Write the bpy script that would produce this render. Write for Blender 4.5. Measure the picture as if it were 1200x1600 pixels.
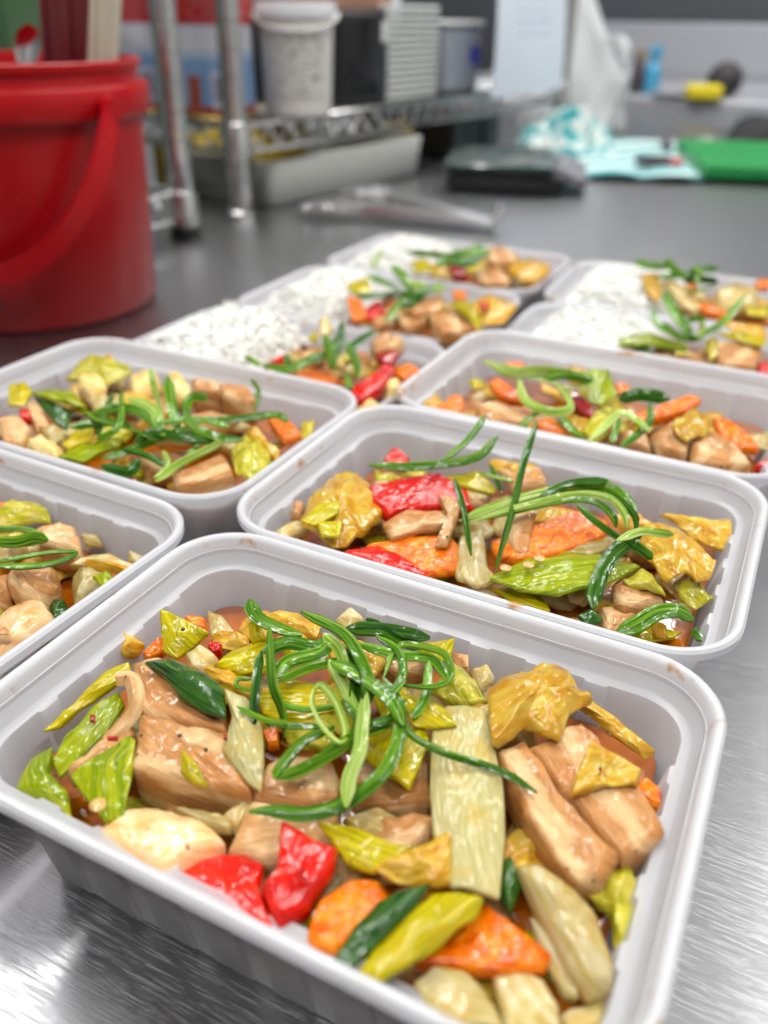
import bpy, math, random
import numpy as np
from mathutils import Vector, Matrix

for _o in list(bpy.data.objects):
    bpy.data.objects.remove(_o, do_unlink=True)
SC = bpy.context.scene
COL = SC.collection
random.seed(7)
RNG = np.random.default_rng(7)

# ------------------------------------------------------------------ camera
FPX = 1322.3
CAM_LOC = Vector((0.07827, -0.13886, 0.20948))
CAM_ROT = (1.03526, -0.01293, 0.46574)
cam_d = bpy.data.cameras.new('camera')
cam_d.sensor_fit = 'HORIZONTAL'
cam_d.sensor_width = 24.0
cam_d.lens = FPX * 24.0 / 1200.0
cam_d.clip_start = 0.01
cam_d.clip_end = 30
cam_d.dof.use_dof = True
cam_d.dof.focus_distance = 0.25
cam_d.dof.aperture_fstop = 6.4
cam = bpy.data.objects.new('camera', cam_d)
cam.location = CAM_LOC
cam.rotation_euler = CAM_ROT
COL.objects.link(cam)
SC.camera = cam
from mathutils import Euler
CAM_M = Euler(CAM_ROT, 'XYZ').to_matrix()

# ------------------------------------------------------------------ world + lights
SC.view_settings.view_transform = 'Standard'
SC.view_settings.look = 'None'
SC.view_settings.gamma = 1.0
SC.view_settings.use_curve_mapping = False
SC.view_settings.exposure = -0.28
world = bpy.data.worlds.new('kitchen_air')
SC.world = world
world.use_nodes = True
_bg = world.node_tree.nodes['Background']
_bg.inputs[0].default_value = (0.80, 0.85, 0.95, 1)
_bg.inputs[1].default_value = 0.05
try:
    SC.cycles.max_bounces = 5
    SC.cycles.diffuse_bounces = 2
    SC.cycles.glossy_bounces = 3
    SC.cycles.transmission_bounces = 4
    SC.cycles.transparent_max_bounces = 8
    SC.cycles.sample_clamp_indirect = 6.0
    SC.cycles.caustics_reflective = False
    SC.cycles.caustics_refractive = False
except Exception:
    pass

CEIL_Z = 1.75
# ceiling light fittings: x, y, size along x, size along y
LAMPS = [(-0.50, 0.85, 0.065, 1.3), (-0.50, 2.40, 0.065, 1.3), (0.80, 0.60, 0.065, 1.3), (0.80, 2.30, 0.065, 1.3), (-0.10, -0.75, 1.3, 0.065), (-1.28, 0.60, 0.065, 0.8)]
LAMP_STRENGTH = 54.0


# ------------------------------------------------------------------ helpers
def ray(px, py):
    return CAM_M @ Vector(((px - 600) / FPX, -(py - 800) / FPX, -1.0))


def at(px, py, z):
    """point of height z seen at that place of the photograph"""
    d = ray(px, py)
    return CAM_LOC + d * ((z - CAM_LOC.z) / d.z)


def at_depth(px, py, dep):
    return CAM_LOC + ray(px, py) * dep


def lin(r, g, b):
    def f(c):
        c /= 255.0
        return c / 12.92 if c <= 0.04045 else ((c + 0.055) / 1.055) ** 2.4
    return (f(r), f(g), f(b), 1.0)


def tag(o, label=None, cat=None, group=None, kind=None):
    if label:
        o['label'] = label
    if cat:
        o['category'] = cat
    if group:
        o['group'] = group
    if kind:
        o['kind'] = kind
    return o


def mk(name, verts, faces, mat, parent=None, origin=None, uv=None, smooth=True, flat_angle=None):
    """one mesh object; verts in world space, origin where the thing stands"""
    V = np.asarray(verts, float).reshape(-1, 3)
    if origin is None:
        origin = (0.5 * (V[:, 0].min() + V[:, 0].max()), 0.5 * (V[:, 1].min() + V[:, 1].max()), V[:, 2].min())
    if parent is not None:
        origin = tuple(parent.matrix_world.translation) if parent.get('_o') is None else tuple(parent['_o'])
    O = np.array(origin, float)
    me = bpy.data.meshes.new(name)
    me.from_pydata((V - O).tolist(), [], [tuple(int(i) for i in f) for f in faces])
    if uv is not None:
        lay = me.uv_layers.new(name='UVMap')
        li = np.empty(len(me.loops), dtype=np.int32)
        me.loops.foreach_get('vertex_index', li)
        lay.data.foreach_set('uv', np.asarray(uv, float)[li].ravel())
    if smooth:
        me.polygons.foreach_set('use_smooth', [True] * len(me.polygons))
        if flat_angle:
            try:
                me.set_sharp_from_angle(angle=math.radians(flat_angle))
            except Exception:
                pass
    me.update()
    if mat is not None:
        me.materials.append(mat)
    o = bpy.data.objects.new(name, me)
    COL.objects.link(o)
    if parent is not None:
        o.parent = parent
        o.location = (0, 0, 0)
    else:
        o.location = origin
    o['_o'] = [float(c) for c in O]
    return o


def empty(name, loc):
    o = bpy.data.objects.new(name, None)
    o.empty_display_size = 0.02
    COL.objects.link(o)
    o.location = loc
    o['_o'] = [float(c) for c in loc]
    return o


class MB:
    """collects simple shapes into one mesh"""
    def __init__(self):
        self.v = []
        self.f = []

    def add(self, verts, faces):
        b = len(self.v)
        self.v += [tuple(p) for p in verts]
        self.f += [tuple(i + b for i in f) for f in faces]
        return self

    def box(self, c, s, rz=0.0, bev=0.0, rot=None):
        x, y, z = s[0] / 2, s[1] / 2, s[2] / 2
        M = rot if rot is not None else Matrix.Rotation(rz, 3, 'Z')
        c = Vector(c)
        if bev <= 0:
            P = [(-x, -y, -z), (x, -y, -z), (x, y, -z), (-x, y, -z), (-x, -y, z), (x, -y, z), (x, y, z), (-x, y, z)]
            F = [(0, 3, 2, 1), (4, 5, 6, 7), (0, 1, 5, 4), (1, 2, 6, 5), (2, 3, 7, 6), (3, 0, 4, 7)]
        else:
            rows = [(-z, bev * 0.7), (-z + bev * 0.7, 0), (z - bev * 0.7, 0), (z, bev * 0.7)]
            P, F = [], []
            for (zz, d) in rows:
                r = bev
                for (sx, sy, a0) in ((1, 1, 0), (-1, 1, 90), (-1, -1, 180), (1, -1, 270)):
                    for k in range(3):
                        a = math.radians(a0 + 45 * k)
                        P.append((sx * (x - r) + (r - d) * math.cos(a) * 1.0, sy * (y - r) + (r - d) * math.sin(a), zz))
            n = 12
            for i in range(3):
                for k in range(n):
                    F.append((i * n + k, i * n + (k + 1) % n, (i + 1) * n + (k + 1) % n, (i + 1) * n + k))
            F.append(tuple(reversed(range(n))))
            F.append(tuple(range(3 * n, 4 * n)))
        return self.add([c + M @ Vector(p) for p in P], F)

    def lathe(self, c, prof, n=32, close=True, axis=None):
        c = Vector(c)
        M = axis if axis is not None else Matrix.Identity(3)
        P, F = [], []
        for (r, z) in prof:
            for k in range(n):
                a = 2 * math.pi * k / n
                P.append(c + M @ Vector((r * math.cos(a), r * math.sin(a), z)))
        m = len(prof)
        for i in range(m - 1):
            for k in range(n):
                F.append((i * n + k, i * n + (k + 1) % n, (i + 1) * n + (k + 1) % n, (i + 1) * n + k))
        if close:
            F.append(tuple(reversed(range(n))))
            F.append(tuple(range((m - 1) * n, m * n)))
        return self.add(P, F)

    def tube(self, pts, r, n=8, cap=True, closed=False):
        pts = [Vector(p) for p in pts]
        m = len(pts)
        rs = r if isinstance(r, (list, tuple)) else [r] * m
        P, F = [], []
        up = Vector((0, 0, 1))
        for i, p in enumerate(pts):
            if closed:
                t = pts[(i + 1) % m] - pts[i - 1]
            else:
                t = pts[min(i + 1, m - 1)] - pts[max(i - 1, 0)]
            if t.length < 1e-9:
                t = Vector((0, 0, 1))
            t.normalize()
            a = t.cross(up)
            if a.length < 0.05:
                a = t.cross(Vector((1, 0, 0)))
            a.normalize()
            b = t.cross(a)
            for k in range(n):
                th = 2 * math.pi * k / n
                P.append(p + (a * math.cos(th) + b * math.sin(th)) * rs[i])
        for i in range(m if closed else m - 1):
            j = (i + 1) % m
            for k in range(n):
                F.append((i * n + k, j * n + k, j * n + (k + 1) % n, i * n + (k + 1) % n))
        if cap and not closed:
            F.append(tuple(range(n)))
            F.append(tuple(reversed(range((m - 1) * n, m * n))))
        return self.add(P, F)

    def build(self, name, mat, parent=None, origin=None, smooth=True, flat_angle=35):
        return mk(name, self.v, self.f, mat, parent, origin, None, smooth, flat_angle)


def catmull(P, n, closed=False):
    P = [np.asarray(p, float) for p in P]
    m = len(P)
    out = []
    segs = m if closed else m - 1
    for i in range(segs):
        p1, p2 = P[i], P[(i + 1) % m]
        p0 = P[i - 1] if (closed or i > 0) else 2 * p1 - p2
        p3 = P[(i + 2) % m] if (closed or i + 2 < m) else 2 * p2 - p1
        for k in range(n):
            t = k / n
            out.append(0.5 * ((2 * p1) + (-p0 + p2) * t + (2 * p0 - 5 * p1 + 4 * p2 - p3) * t * t + (-p0 + 3 * p1 - 3 * p2 + p3) * t ** 3))
    if not closed:
        out.append(P[-1])
    return np.array(out)


def vnoise(P, scale, seed=0):
    """cheap smooth noise, -1..1"""
    P = np.asarray(P, float) * scale
    s = seed * 1.37
    return (np.sin(P[:, 0] * 1.7 + 2.1 * np.sin(P[:, 1] * 1.3 + s) + s) + np.sin(P[:, 1] * 2.3 + 1.7 * np.sin(P[:, 2] * 1.9 + s * 2) + s * .7) + np.sin(P[:, 2] * 2.9 + 1.9 * np.sin(P[:, 0] * 2.2 + s * 3))) / 3.0


# ------------------------------------------------------------------ materials
def newmat(name):
    m = bpy.data.materials.new(name)
    m.use_nodes = True
    nt = m.node_tree
    for n in list(nt.nodes):
        nt.nodes.remove(n)
    out = nt.nodes.new('ShaderNodeOutputMaterial')
    return m, nt, out


def N(nt, typ, **kw):
    n = nt.nodes.new(typ)
    for k, v in kw.items():
        if k in n.inputs:
            n.inputs[k].default_value = v
        else:
            setattr(n, k, v)
    return n


def principled(nt, **kw):
    p = nt.nodes.new('ShaderNodeBsdfPrincipled')
    for k, v in kw.items():
        p.inputs[k].default_value = v
    return p


def plain(name, col, rough=0.45, metal=0.0, noise=0.06, nscale=30.0, coat=0.0, bump=0.0, spec=0.5):
    """one colour with a slight procedural unevenness"""
    m, nt, out = newmat(name)
    p = principled(nt, Roughness=rough, Metallic=metal)
    p.inputs['Coat Weight'].default_value = coat
    p.inputs['Specular IOR Level'].default_value = spec
    tc = N(nt, 'ShaderNodeTexCoord')
    nz = N(nt, 'ShaderNodeTexNoise', Scale=nscale, Detail=4.0)
    nt.links.new(tc.outputs['Object'], nz.inputs['Vector'])
    mx = N(nt, 'ShaderNodeMix', data_type='RGBA')
    mx.inputs[6].default_value = tuple(c * (1 - noise) for c in col[:3]) + (1,)
    mx.inputs[7].default_value = tuple(min(1, c * (1 + noise)) for c in col[:3]) + (1,)
    nt.links.new(nz.outputs['Fac'], mx.inputs[0])
    nt.links.new(mx.outputs[2], p.inputs['Base Color'])
    if bump:
        b = N(nt, 'ShaderNodeBump', Strength=bump, Distance=0.002)
        nt.links.new(nz.outputs['Fac'], b.inputs['Height'])
        nt.links.new(b.outputs[0], p.inputs['Normal'])
    nt.links.new(p.outputs[0], out.inputs[0])
    return m


def food(name, cols, rough=0.28, coat=0.6, stretch=(6, 6), nscale=1.0, bump=0.35, trans=0.0, speck=0.0, contrast=(0.35, 0.65), var=0.12, sss=0.0, glaze=None, glazeamt=0.35, bumpscale=3.0):
    """cooked food: two or three tones in a noise stretched along the piece (uv in cm), a wet coat, dark specks"""
    cols = [tuple(v ** 1.12 for v in c[:3]) + (1,) for c in cols]
    sss = 0.0
    m, nt, out = newmat(name)
    uvn = N(nt, 'ShaderNodeUVMap')
    mp = N(nt, 'ShaderNodeMapping')
    mp.inputs['Scale'].default_value = (stretch[0], stretch[1], 1)
    nt.links.new(uvn.outputs[0], mp.inputs['Vector'])
    oi = N(nt, 'ShaderNodeObjectInfo')
    cb = N(nt, 'ShaderNodeCombineXYZ')
    mu = N(nt, 'ShaderNodeMath', operation='MULTIPLY')
    mu.inputs[1].default_value = 37.0
    nt.links.new(oi.outputs['Random'], mu.inputs[0])
    nt.links.new(mu.outputs[0], cb.inputs[2])
    nt.links.new(mu.outputs[0], mp.inputs['Location'])
    nz = N(nt, 'ShaderNodeTexNoise', Scale=nscale, Detail=5.0, Roughness=0.6)
    nt.links.new(mp.outputs[0], nz.inputs['Vector'])
    rp = N(nt, 'ShaderNodeValToRGB')
    el = rp.color_ramp.elements
    el[0].position = contrast[0]
    el[0].color = cols[0]
    el[1].position = contrast[1]
    el[1].color = cols[-1]
    if len(cols) == 3:
        e = el.new(0.5 * (contrast[0] + contrast[1]))
        e.color = cols[1]
    nt.links.new(nz.outputs['Fac'], rp.inputs[0])
    col = rp.outputs[0]
    tc = N(nt, 'ShaderNodeTexCoord')
    if glaze is not None:
        n2 = N(nt, 'ShaderNodeTexNoise', Scale=160.0, Detail=2.0)
        ad = N(nt, 'ShaderNodeVectorMath', operation='ADD')
        nt.links.new(tc.outputs['Object'], ad.inputs[0])
        nt.links.new(cb.outputs[0], ad.inputs[1])
        nt.links.new(ad.outputs[0], n2.inputs['Vector'])
        r2 = N(nt, 'ShaderNodeMapRange')
        r2.inputs[1].default_value = 0.48
        r2.inputs[2].default_value = 0.68
        r2.inputs[4].default_value = glazeamt
        nt.links.new(n2.outputs['Fac'], r2.inputs[0])
        mg = N(nt, 'ShaderNodeMix', data_type='RGBA')
        nt.links.new(r2.outputs[0], mg.inputs[0])
        nt.links.new(col, mg.inputs[6])
        mg.inputs[7].default_value = glaze
        col = mg.outputs[2]
    if speck:
        vo = N(nt, 'ShaderNodeTexVoronoi', Scale=260.0)
        nt.links.new(tc.outputs['Object'], vo.inputs['Vector'])
        n3 = N(nt, 'ShaderNodeTexNoise', Scale=90.0)
        nt.links.new(tc.outputs['Object'], n3.inputs['Vector'])
        lt = N(nt, 'ShaderNodeMath', operation='LESS_THAN')
        lt.inputs[1].default_value = 0.16
        nt.links.new(vo.outputs['Distance'], lt.inputs[0])
        gt = N(nt, 'ShaderNodeMath', operation='GREATER_THAN')
        gt.inputs[1].default_value = 1.0 - speck
        nt.links.new(n3.outputs['Fac'], gt.inputs[0])
        an = N(nt, 'ShaderNodeMath', operation='MULTIPLY')
        nt.links.new(lt.outputs[0], an.inputs[0])
        nt.links.new(gt.outputs[0], an.inputs[1])
        ms = N(nt, 'ShaderNodeMix', data_type='RGBA')
        nt.links.new(an.outputs[0], ms.inputs[0])
        nt.links.new(col, ms.inputs[6])
        ms.inputs[7].default_value = lin(58, 38, 22)
        col = ms.outputs[2]
    hs = N(nt, 'ShaderNodeHueSaturation')
    vr = N(nt, 'ShaderNodeMapRange')
    vr.inputs[3].default_value = 1 - var
    vr.inputs[4].default_value = 1 + var
    nt.links.new(oi.outputs['Random'], vr.inputs[0])
    nt.links.new(vr.outputs[0], hs.inputs['Value'])
    nt.links.new(col, hs.inputs['Color'])
    col = hs.outputs[0]
    p = principled(nt, Roughness=rough)
    p.inputs['Coat Weight'].default_value = coat * 0.85
    p.inputs['Coat Roughness'].default_value = 0.05
    p.inputs['Specular IOR Level'].default_value = 0.10
    if sss:
        p.inputs['Subsurface Weight'].default_value = sss
        p.inputs['Subsurface Radius'].default_value = (1.0, 0.6, 0.3)
        p.inputs['Subsurface Scale'].default_value = 0.004
    nt.links.new(col, p.inputs['Base Color'])
    mp4 = N(nt, 'ShaderNodeMapping')
    sm_ = min(stretch)
    mp4.inputs['Scale'].default_value = (0.7 + 0.5 * min(1.0, stretch[0]), 1.2 + 0.16 * stretch[1], 1)
    nt.links.new(uvn.outputs[0], mp4.inputs['Vector'])
    nt.links.new(mu.outputs[0], mp4.inputs['Location'])
    n4 = N(nt, 'ShaderNodeTexNoise', Scale=bumpscale * 0.8, Detail=1.0)
    nt.links.new(mp4.outputs[0], n4.inputs['Vector'])
    b = N(nt, 'ShaderNodeBump', Strength=bump, Distance=0.0010)
    nt.links.new(n4.outputs['Fac'], b.inputs['Height'])
    nt.links.new(b.outputs[0], p.inputs['Normal'])
    n5 = N(nt, 'ShaderNodeTexNoise', Scale=190.0, Detail=1.0)
    nt.links.new(tc.outputs['Object'], n5.inputs['Vector'])
    b2 = N(nt, 'ShaderNodeBump', Strength=0.5, Distance=0.0016)
    nt.links.new(n5.outputs['Fac'], b2.inputs['Height'])
    nt.links.new(b.outputs[0], b2.inputs['Normal'])
    nt.links.new(b2.outputs[0], p.inputs['Coat Normal'])
    sh = p.outputs[0]
    if trans:
        tr = N(nt, 'ShaderNodeBsdfTranslucent')
        nt.links.new(col, tr.inputs[0])
        tp = N(nt, 'ShaderNodeBsdfTransparent')
        nt.links.new(col, tp.inputs[0])
        m2 = N(nt, 'ShaderNodeMixShader')
        m2.inputs[0].default_value = 0.45
        nt.links.new(tr.outputs[0], m2.inputs[1])
        nt.links.new(tp.outputs[0], m2.inputs[2])
        m1 = N(nt, 'ShaderNodeMixShader')
        m1.inputs[0].default_value = trans
        nt.links.new(sh, m1.inputs[1])
        nt.links.new(m2.outputs[0], m1.inputs[2])
        sh = m1.outputs[0]
    nt.links.new(sh, out.inputs[0])
    return m


GL = lin(190, 110, 30)
M = {}


def pork_mat(name, meat, fat, amount, rough=0.3, coat=0.55):
    """pork belly: meat and fat in wavering layers, fine fibres, brown glaze and pepper specks"""
    m, nt, out = newmat(name)
    L = nt.links.new
    uvn = N(nt, 'ShaderNodeUVMap')
    tc = N(nt, 'ShaderNodeTexCoord')
    oi = N(nt, 'ShaderNodeObjectInfo')
    ofs = N(nt, 'ShaderNodeMath', operation='MULTIPLY')
    ofs.inputs[1].default_value = 23.0
    L(oi.outputs['Random'], ofs.inputs[0])
    ad = N(nt, 'ShaderNodeVectorMath', operation='ADD')
    L(uvn.outputs[0], ad.inputs[0])
    L(ofs.outputs[0], ad.inputs[1])
    warp = N(nt, 'ShaderNodeTexNoise', Scale=1.1, Detail=3.0)
    L(ad.outputs[0], warp.inputs['Vector'])
    sp = N(nt, 'ShaderNodeSeparateXYZ')
    L(uvn.outputs[0], sp.inputs[0])
    a1 = N(nt, 'ShaderNodeMath', operation='MULTIPLY_ADD')
    a1.inputs[1].default_value = 4.2
    L(sp.outputs['Y'], a1.inputs[0])
    w5 = N(nt, 'ShaderNodeMath', operation='MULTIPLY_ADD')
    w5.inputs[1].default_value = 5.0
    L(warp.outputs['Fac'], w5.inputs[0])
    L(ofs.outputs[0], w5.inputs[2])
    L(w5.outputs[0], a1.inputs[2])
    sn = N(nt, 'ShaderNodeMath', operation='SINE')
    L(a1.outputs[0], sn.inputs[0])
    mr = N(nt, 'ShaderNodeMapRange')
    mr.inputs[1].default_value = 0.0
    mr.inputs[2].default_value = 0.8
    mr.inputs[4].default_value = amount
    L(sn.outputs[0], mr.inputs[0])
    mx = N(nt, 'ShaderNodeMix', data_type='RGBA')
    L(mr.outputs[0], mx.inputs[0])
    mx.inputs[6].default_value = meat
    mx.inputs[7].default_value = fat
    mp = N(nt, 'ShaderNodeMapping')
    mp.inputs['Scale'].default_value = (2.0, 9.0, 1)
    L(ad.outputs[0], mp.inputs['Vector'])
    fib = N(nt, 'ShaderNodeTexNoise', Scale=1.0, Detail=4.0, Roughness=0.65)
    L(mp.outputs[0], fib.inputs['Vector'])
    fr = N(nt, 'ShaderNodeMapRange')
    fr.inputs[1].default_value = 0.3
    fr.inputs[2].default_value = 0.7
    fr.inputs[3].default_value = 0.72
    fr.inputs[4].default_value = 1.14
    L(fib.outputs['Fac'], fr.inputs[0])
    gl = N(nt, 'ShaderNodeTexNoise', Scale=110.0, Detail=3.0)
    L(tc.outputs['Object'], gl.inputs['Vector'])
    gr = N(nt, 'ShaderNodeMapRange')
    gr.inputs[1].default_value = 0.45
    gr.inputs[2].default_value = 0.7
    gr.inputs[4].default_value = 0.42
    L(gl.outputs['Fac'], gr.inputs[0])
    mg = N(nt, 'ShaderNodeMix', data_type='RGBA')
    L(gr.outputs[0], mg.inputs[0])
    L(mx.outputs[2], mg.inputs[6])
    mg.inputs[7].default_value = lin(186, 106, 24)
    hs = N(nt, 'ShaderNodeHueSaturation')
    L(mg.outputs[2], hs.inputs['Color'])
    L(fr.outputs[0], hs.inputs['Value'])
    vo = N(nt, 'ShaderNodeTexVoronoi', Scale=300.0)
    L(tc.outputs['Object'], vo.inputs['Vector'])
    n3 = N(nt, 'ShaderNodeTexNoise', Scale=70.0)
    L(tc.outputs['Object'], n3.inputs['Vector'])
    lt = N(nt, 'ShaderNodeMath', operation='LESS_THAN')
    lt.inputs[1].default_value = 0.18
    L(vo.outputs['Distance'], lt.inputs[0])
    gt = N(nt, 'ShaderNodeMath', operation='GREATER_THAN')
    gt.inputs[1].default_value = 0.58
    L(n3.outputs['Fac'], gt.inputs[0])
    an = N(nt, 'ShaderNodeMath', operation='MULTIPLY')
    L(lt.outputs[0], an.inputs[0])
    L(gt.outputs[0], an.inputs[1])
    ms = N(nt, 'ShaderNodeMix', data_type='RGBA')
    L(an.outputs[0], ms.inputs[0])
    L(hs.outputs[0], ms.inputs[6])
    ms.inputs[7].default_value = lin(70, 42, 22)
    p = principled(nt, Roughness=rough)
    p.inputs['Specular IOR Level'].default_value = 0.12
    p.inputs['Coat Weight'].default_value = coat * 0.75
    p.inputs['Coat Roughness'].default_value = 0.07
    L(ms.outputs[2], p.inputs['Base Color'])
    b = N(nt, 'ShaderNodeBump', Strength=0.55, Distance=0.0008)
    L(fib.outputs['Fac'], b.inputs['Height'])
    b0 = N(nt, 'ShaderNodeBump', Strength=0.5, Distance=0.0012)
    L(gl.outputs['Fac'], b0.inputs['Height'])
    L(b.outputs[0], b0.inputs['Normal'])
    L(b0.outputs[0], p.inputs['Normal'])
    n5 = N(nt, 'ShaderNodeTexNoise', Scale=300.0, Detail=1.0)
    L(tc.outputs['Object'], n5.inputs['Vector'])
    b2 = N(nt, 'ShaderNodeBump', Strength=0.5, Distance=0.0012)
    L(n5.outputs['Fac'], b2.inputs['Height'])
    L(b2.outputs[0], p.inputs['Coat Normal'])
    L(p.outputs[0], out.inputs[0])
    return m


M['pork'] = pork_mat('braised_pork', lin(186, 132, 78), lin(228, 192, 140), 0.8)
M['porkfat'] = pork_mat('pork_fat', lin(212, 164, 108), lin(232, 200, 148), 0.8, rough=0.24, coat=0.7)
M['leek'] = food('yellow_green_leek', [lin(156, 152, 0), lin(202, 188, 2), lin(222, 206, 26)], rough=0.2, coat=0.8, stretch=(0.5, 14), nscale=1.0, bump=0.3, trans=0.22, speck=0.3, glaze=lin(206, 168, 20), glazeamt=0.35)
M['leekg'] = food('green_leek', [lin(112, 140, 0), lin(156, 170, 6), lin(186, 190, 30)], rough=0.2, coat=0.8, stretch=(0.5, 14), bump=0.3, trans=0.2, speck=0.3)
M['leekd'] = food('dark_green_leek', [lin(24, 62, 22), lin(52, 96, 34), lin(84, 120, 46)], rough=0.2, coat=0.8, stretch=(0.5, 12), bump=0.35, trans=0.12)
M['leekw'] = food('pale_leek', [lin(200, 196, 130), lin(214, 206, 150), lin(224, 214, 160)], rough=0.18, coat=1.0, stretch=(0.5, 12), bump=0.5, trans=0.30, glaze=lin(216, 178, 50), glazeamt=0.5)
M['cab'] = food('yellow_cabbage', [lin(206, 148, 22), lin(224, 184, 62), lin(234, 206, 100)], rough=0.18, coat=0.9, stretch=(1.5, 4), bump=0.5, trans=0.25, glaze=lin(214, 150, 40), glazeamt=0.5, speck=0.25)
M['cabg'] = food('green_cabbage', [lin(168, 172, 16), lin(208, 202, 60), lin(230, 218, 110)], rough=0.18, coat=0.9, stretch=(1.5, 4), bump=0.5, trans=0.22, glaze=lin(210, 176, 50), glazeamt=0.4, speck=0.25)
M['onion'] = food('pale_onion', [lin(206, 182, 104), lin(226, 210, 146), lin(242, 232, 194)], rough=0.18, coat=1.0, stretch=(0.4, 4), nscale=1.2, bump=0.4, trans=0.36, glaze=lin(214, 160, 50), glazeamt=0.45)
M['pale'] = food('pale_glossy_meat', [lin(222, 170, 116), lin(232, 196, 148), lin(236, 208, 168)], rough=0.2, coat=0.9, stretch=(1.5, 3), bump=0.3, glaze=lin(226, 160, 66), glazeamt=0.5, sss=0.2)
M['carrot'] = food('carrot', [lin(212, 92, 0), lin(232, 122, 0), lin(240, 146, 24)], rough=0.25, coat=0.7, stretch=(3, 3), bump=0.5, speck=0.28, bumpscale=5)
M['pepper'] = food('red_pepper', [lin(168, 10, 2), lin(206, 24, 4), lin(218, 44, 10)], rough=0.16, coat=0.9, stretch=(2, 2), bump=0.4, bumpscale=5)
M['darkred'] = food('dark_red_pepper', [lin(128, 14, 24), lin(168, 22, 36)], rough=0.2, coat=0.9, stretch=(2, 2), bump=0.4)
M['caul'] = food('cauliflower', [lin(224, 190, 110), lin(240, 222, 166)], rough=0.3, coat=0.5, stretch=(3, 3), bump=0.9, glaze=lin(226, 180, 60), glazeamt=0.5)
M['so'] = food('spring_onion_green', [lin(48, 92, 8), lin(90, 138, 22), lin(142, 178, 58)], rough=0.22, coat=0.6, stretch=(0.35, 12), bump=0.25, trans=0.18, var=0.18)
M['sod'] = food('spring_onion_dark', [lin(26, 68, 8), lin(56, 104, 20), lin(98, 142, 44)], rough=0.22, coat=0.6, stretch=(0.35, 12), bump=0.25, trans=0.12, var=0.15)
M['sol'] = food('spring_onion_light', [lin(112, 154, 40), lin(164, 192, 84), lin(208, 220, 150)], rough=0.22, coat=0.6, stretch=(0.35, 10), bump=0.25, trans=0.2)
M['chili'] = food('chili_flake', [lin(120, 14, 8), lin(186, 48, 20)], rough=0.25, coat=0.6, stretch=(4, 4))
M['fleck'] = plain('pepper_fleck', lin(44, 30, 20), 0.5)
M['seed'] = plain('chili_seed', lin(206, 160, 92), 0.35, coat=0.5)


def sauce_mat():
    m, nt, out = newmat('stir_fry_sauce')
    tc = N(nt, 'ShaderNodeTexCoord')
    nz = N(nt, 'ShaderNodeTexNoise', Scale=55.0, Detail=4.0)
    nt.links.new(tc.outputs['Object'], nz.inputs['Vector'])
    rp = N(nt, 'ShaderNodeValToRGB')
    rp.color_ramp.elements[0].position = 0.35
    rp.color_ramp.elements[0].color = lin(120, 52, 2)
    rp.color_ramp.elements[1].position = 0.68
    rp.color_ramp.elements[1].color = lin(204, 112, 12)
    nt.links.new(nz.outputs['Fac'], rp.inputs[0])
    p = principled(nt, Roughness=0.08)
    p.inputs['Coat Weight'].default_value = 0.6
    nt.links.new(rp.outputs[0], p.inputs['Base Color'])
    b = N(nt, 'ShaderNodeBump', Strength=0.25, Distance=0.002)
    nt.links.new(nz.outputs['Fac'], b.inputs['Height'])
    nt.links.new(b.outputs[0], p.inputs['Normal'])
    nt.links.new(p.outputs[0], out.inputs[0])
    return m


M['sauce'] = sauce_mat()


def tub_mat(name, stain):
    """milky translucent polypropylene, with dried sauce smears on the rim"""
    m, nt, out = newmat(name)
    tc = N(nt, 'ShaderNodeTexCoord')
    base = (0.87, 0.875, 0.91, 1)
    p = principled(nt, Roughness=0.24)
    p.inputs['Specular IOR Level'].default_value = 0.55
    colsock = None
    if stain:
        nz = N(nt, 'ShaderNodeTexNoise', Scale=85.0, Detail=3.0)
        oi = N(nt, 'ShaderNodeObjectInfo')
        ad = N(nt, 'ShaderNodeVectorMath', operation='ADD')
        nt.links.new(tc.outputs['Object'], ad.inputs[0])
        nt.links.new(oi.outputs['Location'], ad.inputs[1])
        nt.links.new(ad.outputs[0], nz.inputs['Vector'])
        r = N(nt, 'ShaderNodeMapRange')
        r.inputs[1].default_value = 0.65
        r.inputs[2].default_value = 0.72
        r.inputs[4].default_value = 0.8
        nt.links.new(nz.outputs['Fac'], r.inputs[0])
        mx = N(nt, 'ShaderNodeMix', data_type='RGBA')
        nt.links.new(r.outputs[0], mx.inputs[0])
        mx.inputs[6].default_value = base
        mx.inputs[7].default_value = lin(206, 142, 40)
        colsock = mx.outputs[2]
        nt.links.new(colsock, p.inputs['Base Color'])
    else:
        p.inputs['Base Color'].default_value = base
    tl = N(nt, 'ShaderNodeBsdfTranslucent')
    tl.inputs[0].default_value = base
    tp = N(nt, 'ShaderNodeBsdfTransparent')
    tp.inputs[0].default_value = (0.93, 0.93, 0.94, 1)
    if colsock:
        nt.links.new(colsock, tl.inputs[0])
    a = N(nt, 'ShaderNodeMixShader')
    a.inputs[0].default_value = 0.48
    nt.links.new(tl.outputs[0], a.inputs[1])
    nt.links.new(tp.outputs[0], a.inputs[2])
    c = N(nt, 'ShaderNodeMixShader')
    c.inputs[0].default_value = 0.62 if not stain else 0.45
    nt.links.new(p.outputs[0], c.inputs[1])
    nt.links.new(a.outputs[0], c.inputs[2])
    nt.links.new(c.outputs[0], out.inputs[0])
    return m


M['tub'] = tub_mat('milky_plastic', False)
M['rim'] = tub_mat('milky_plastic_rim', True)


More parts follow.
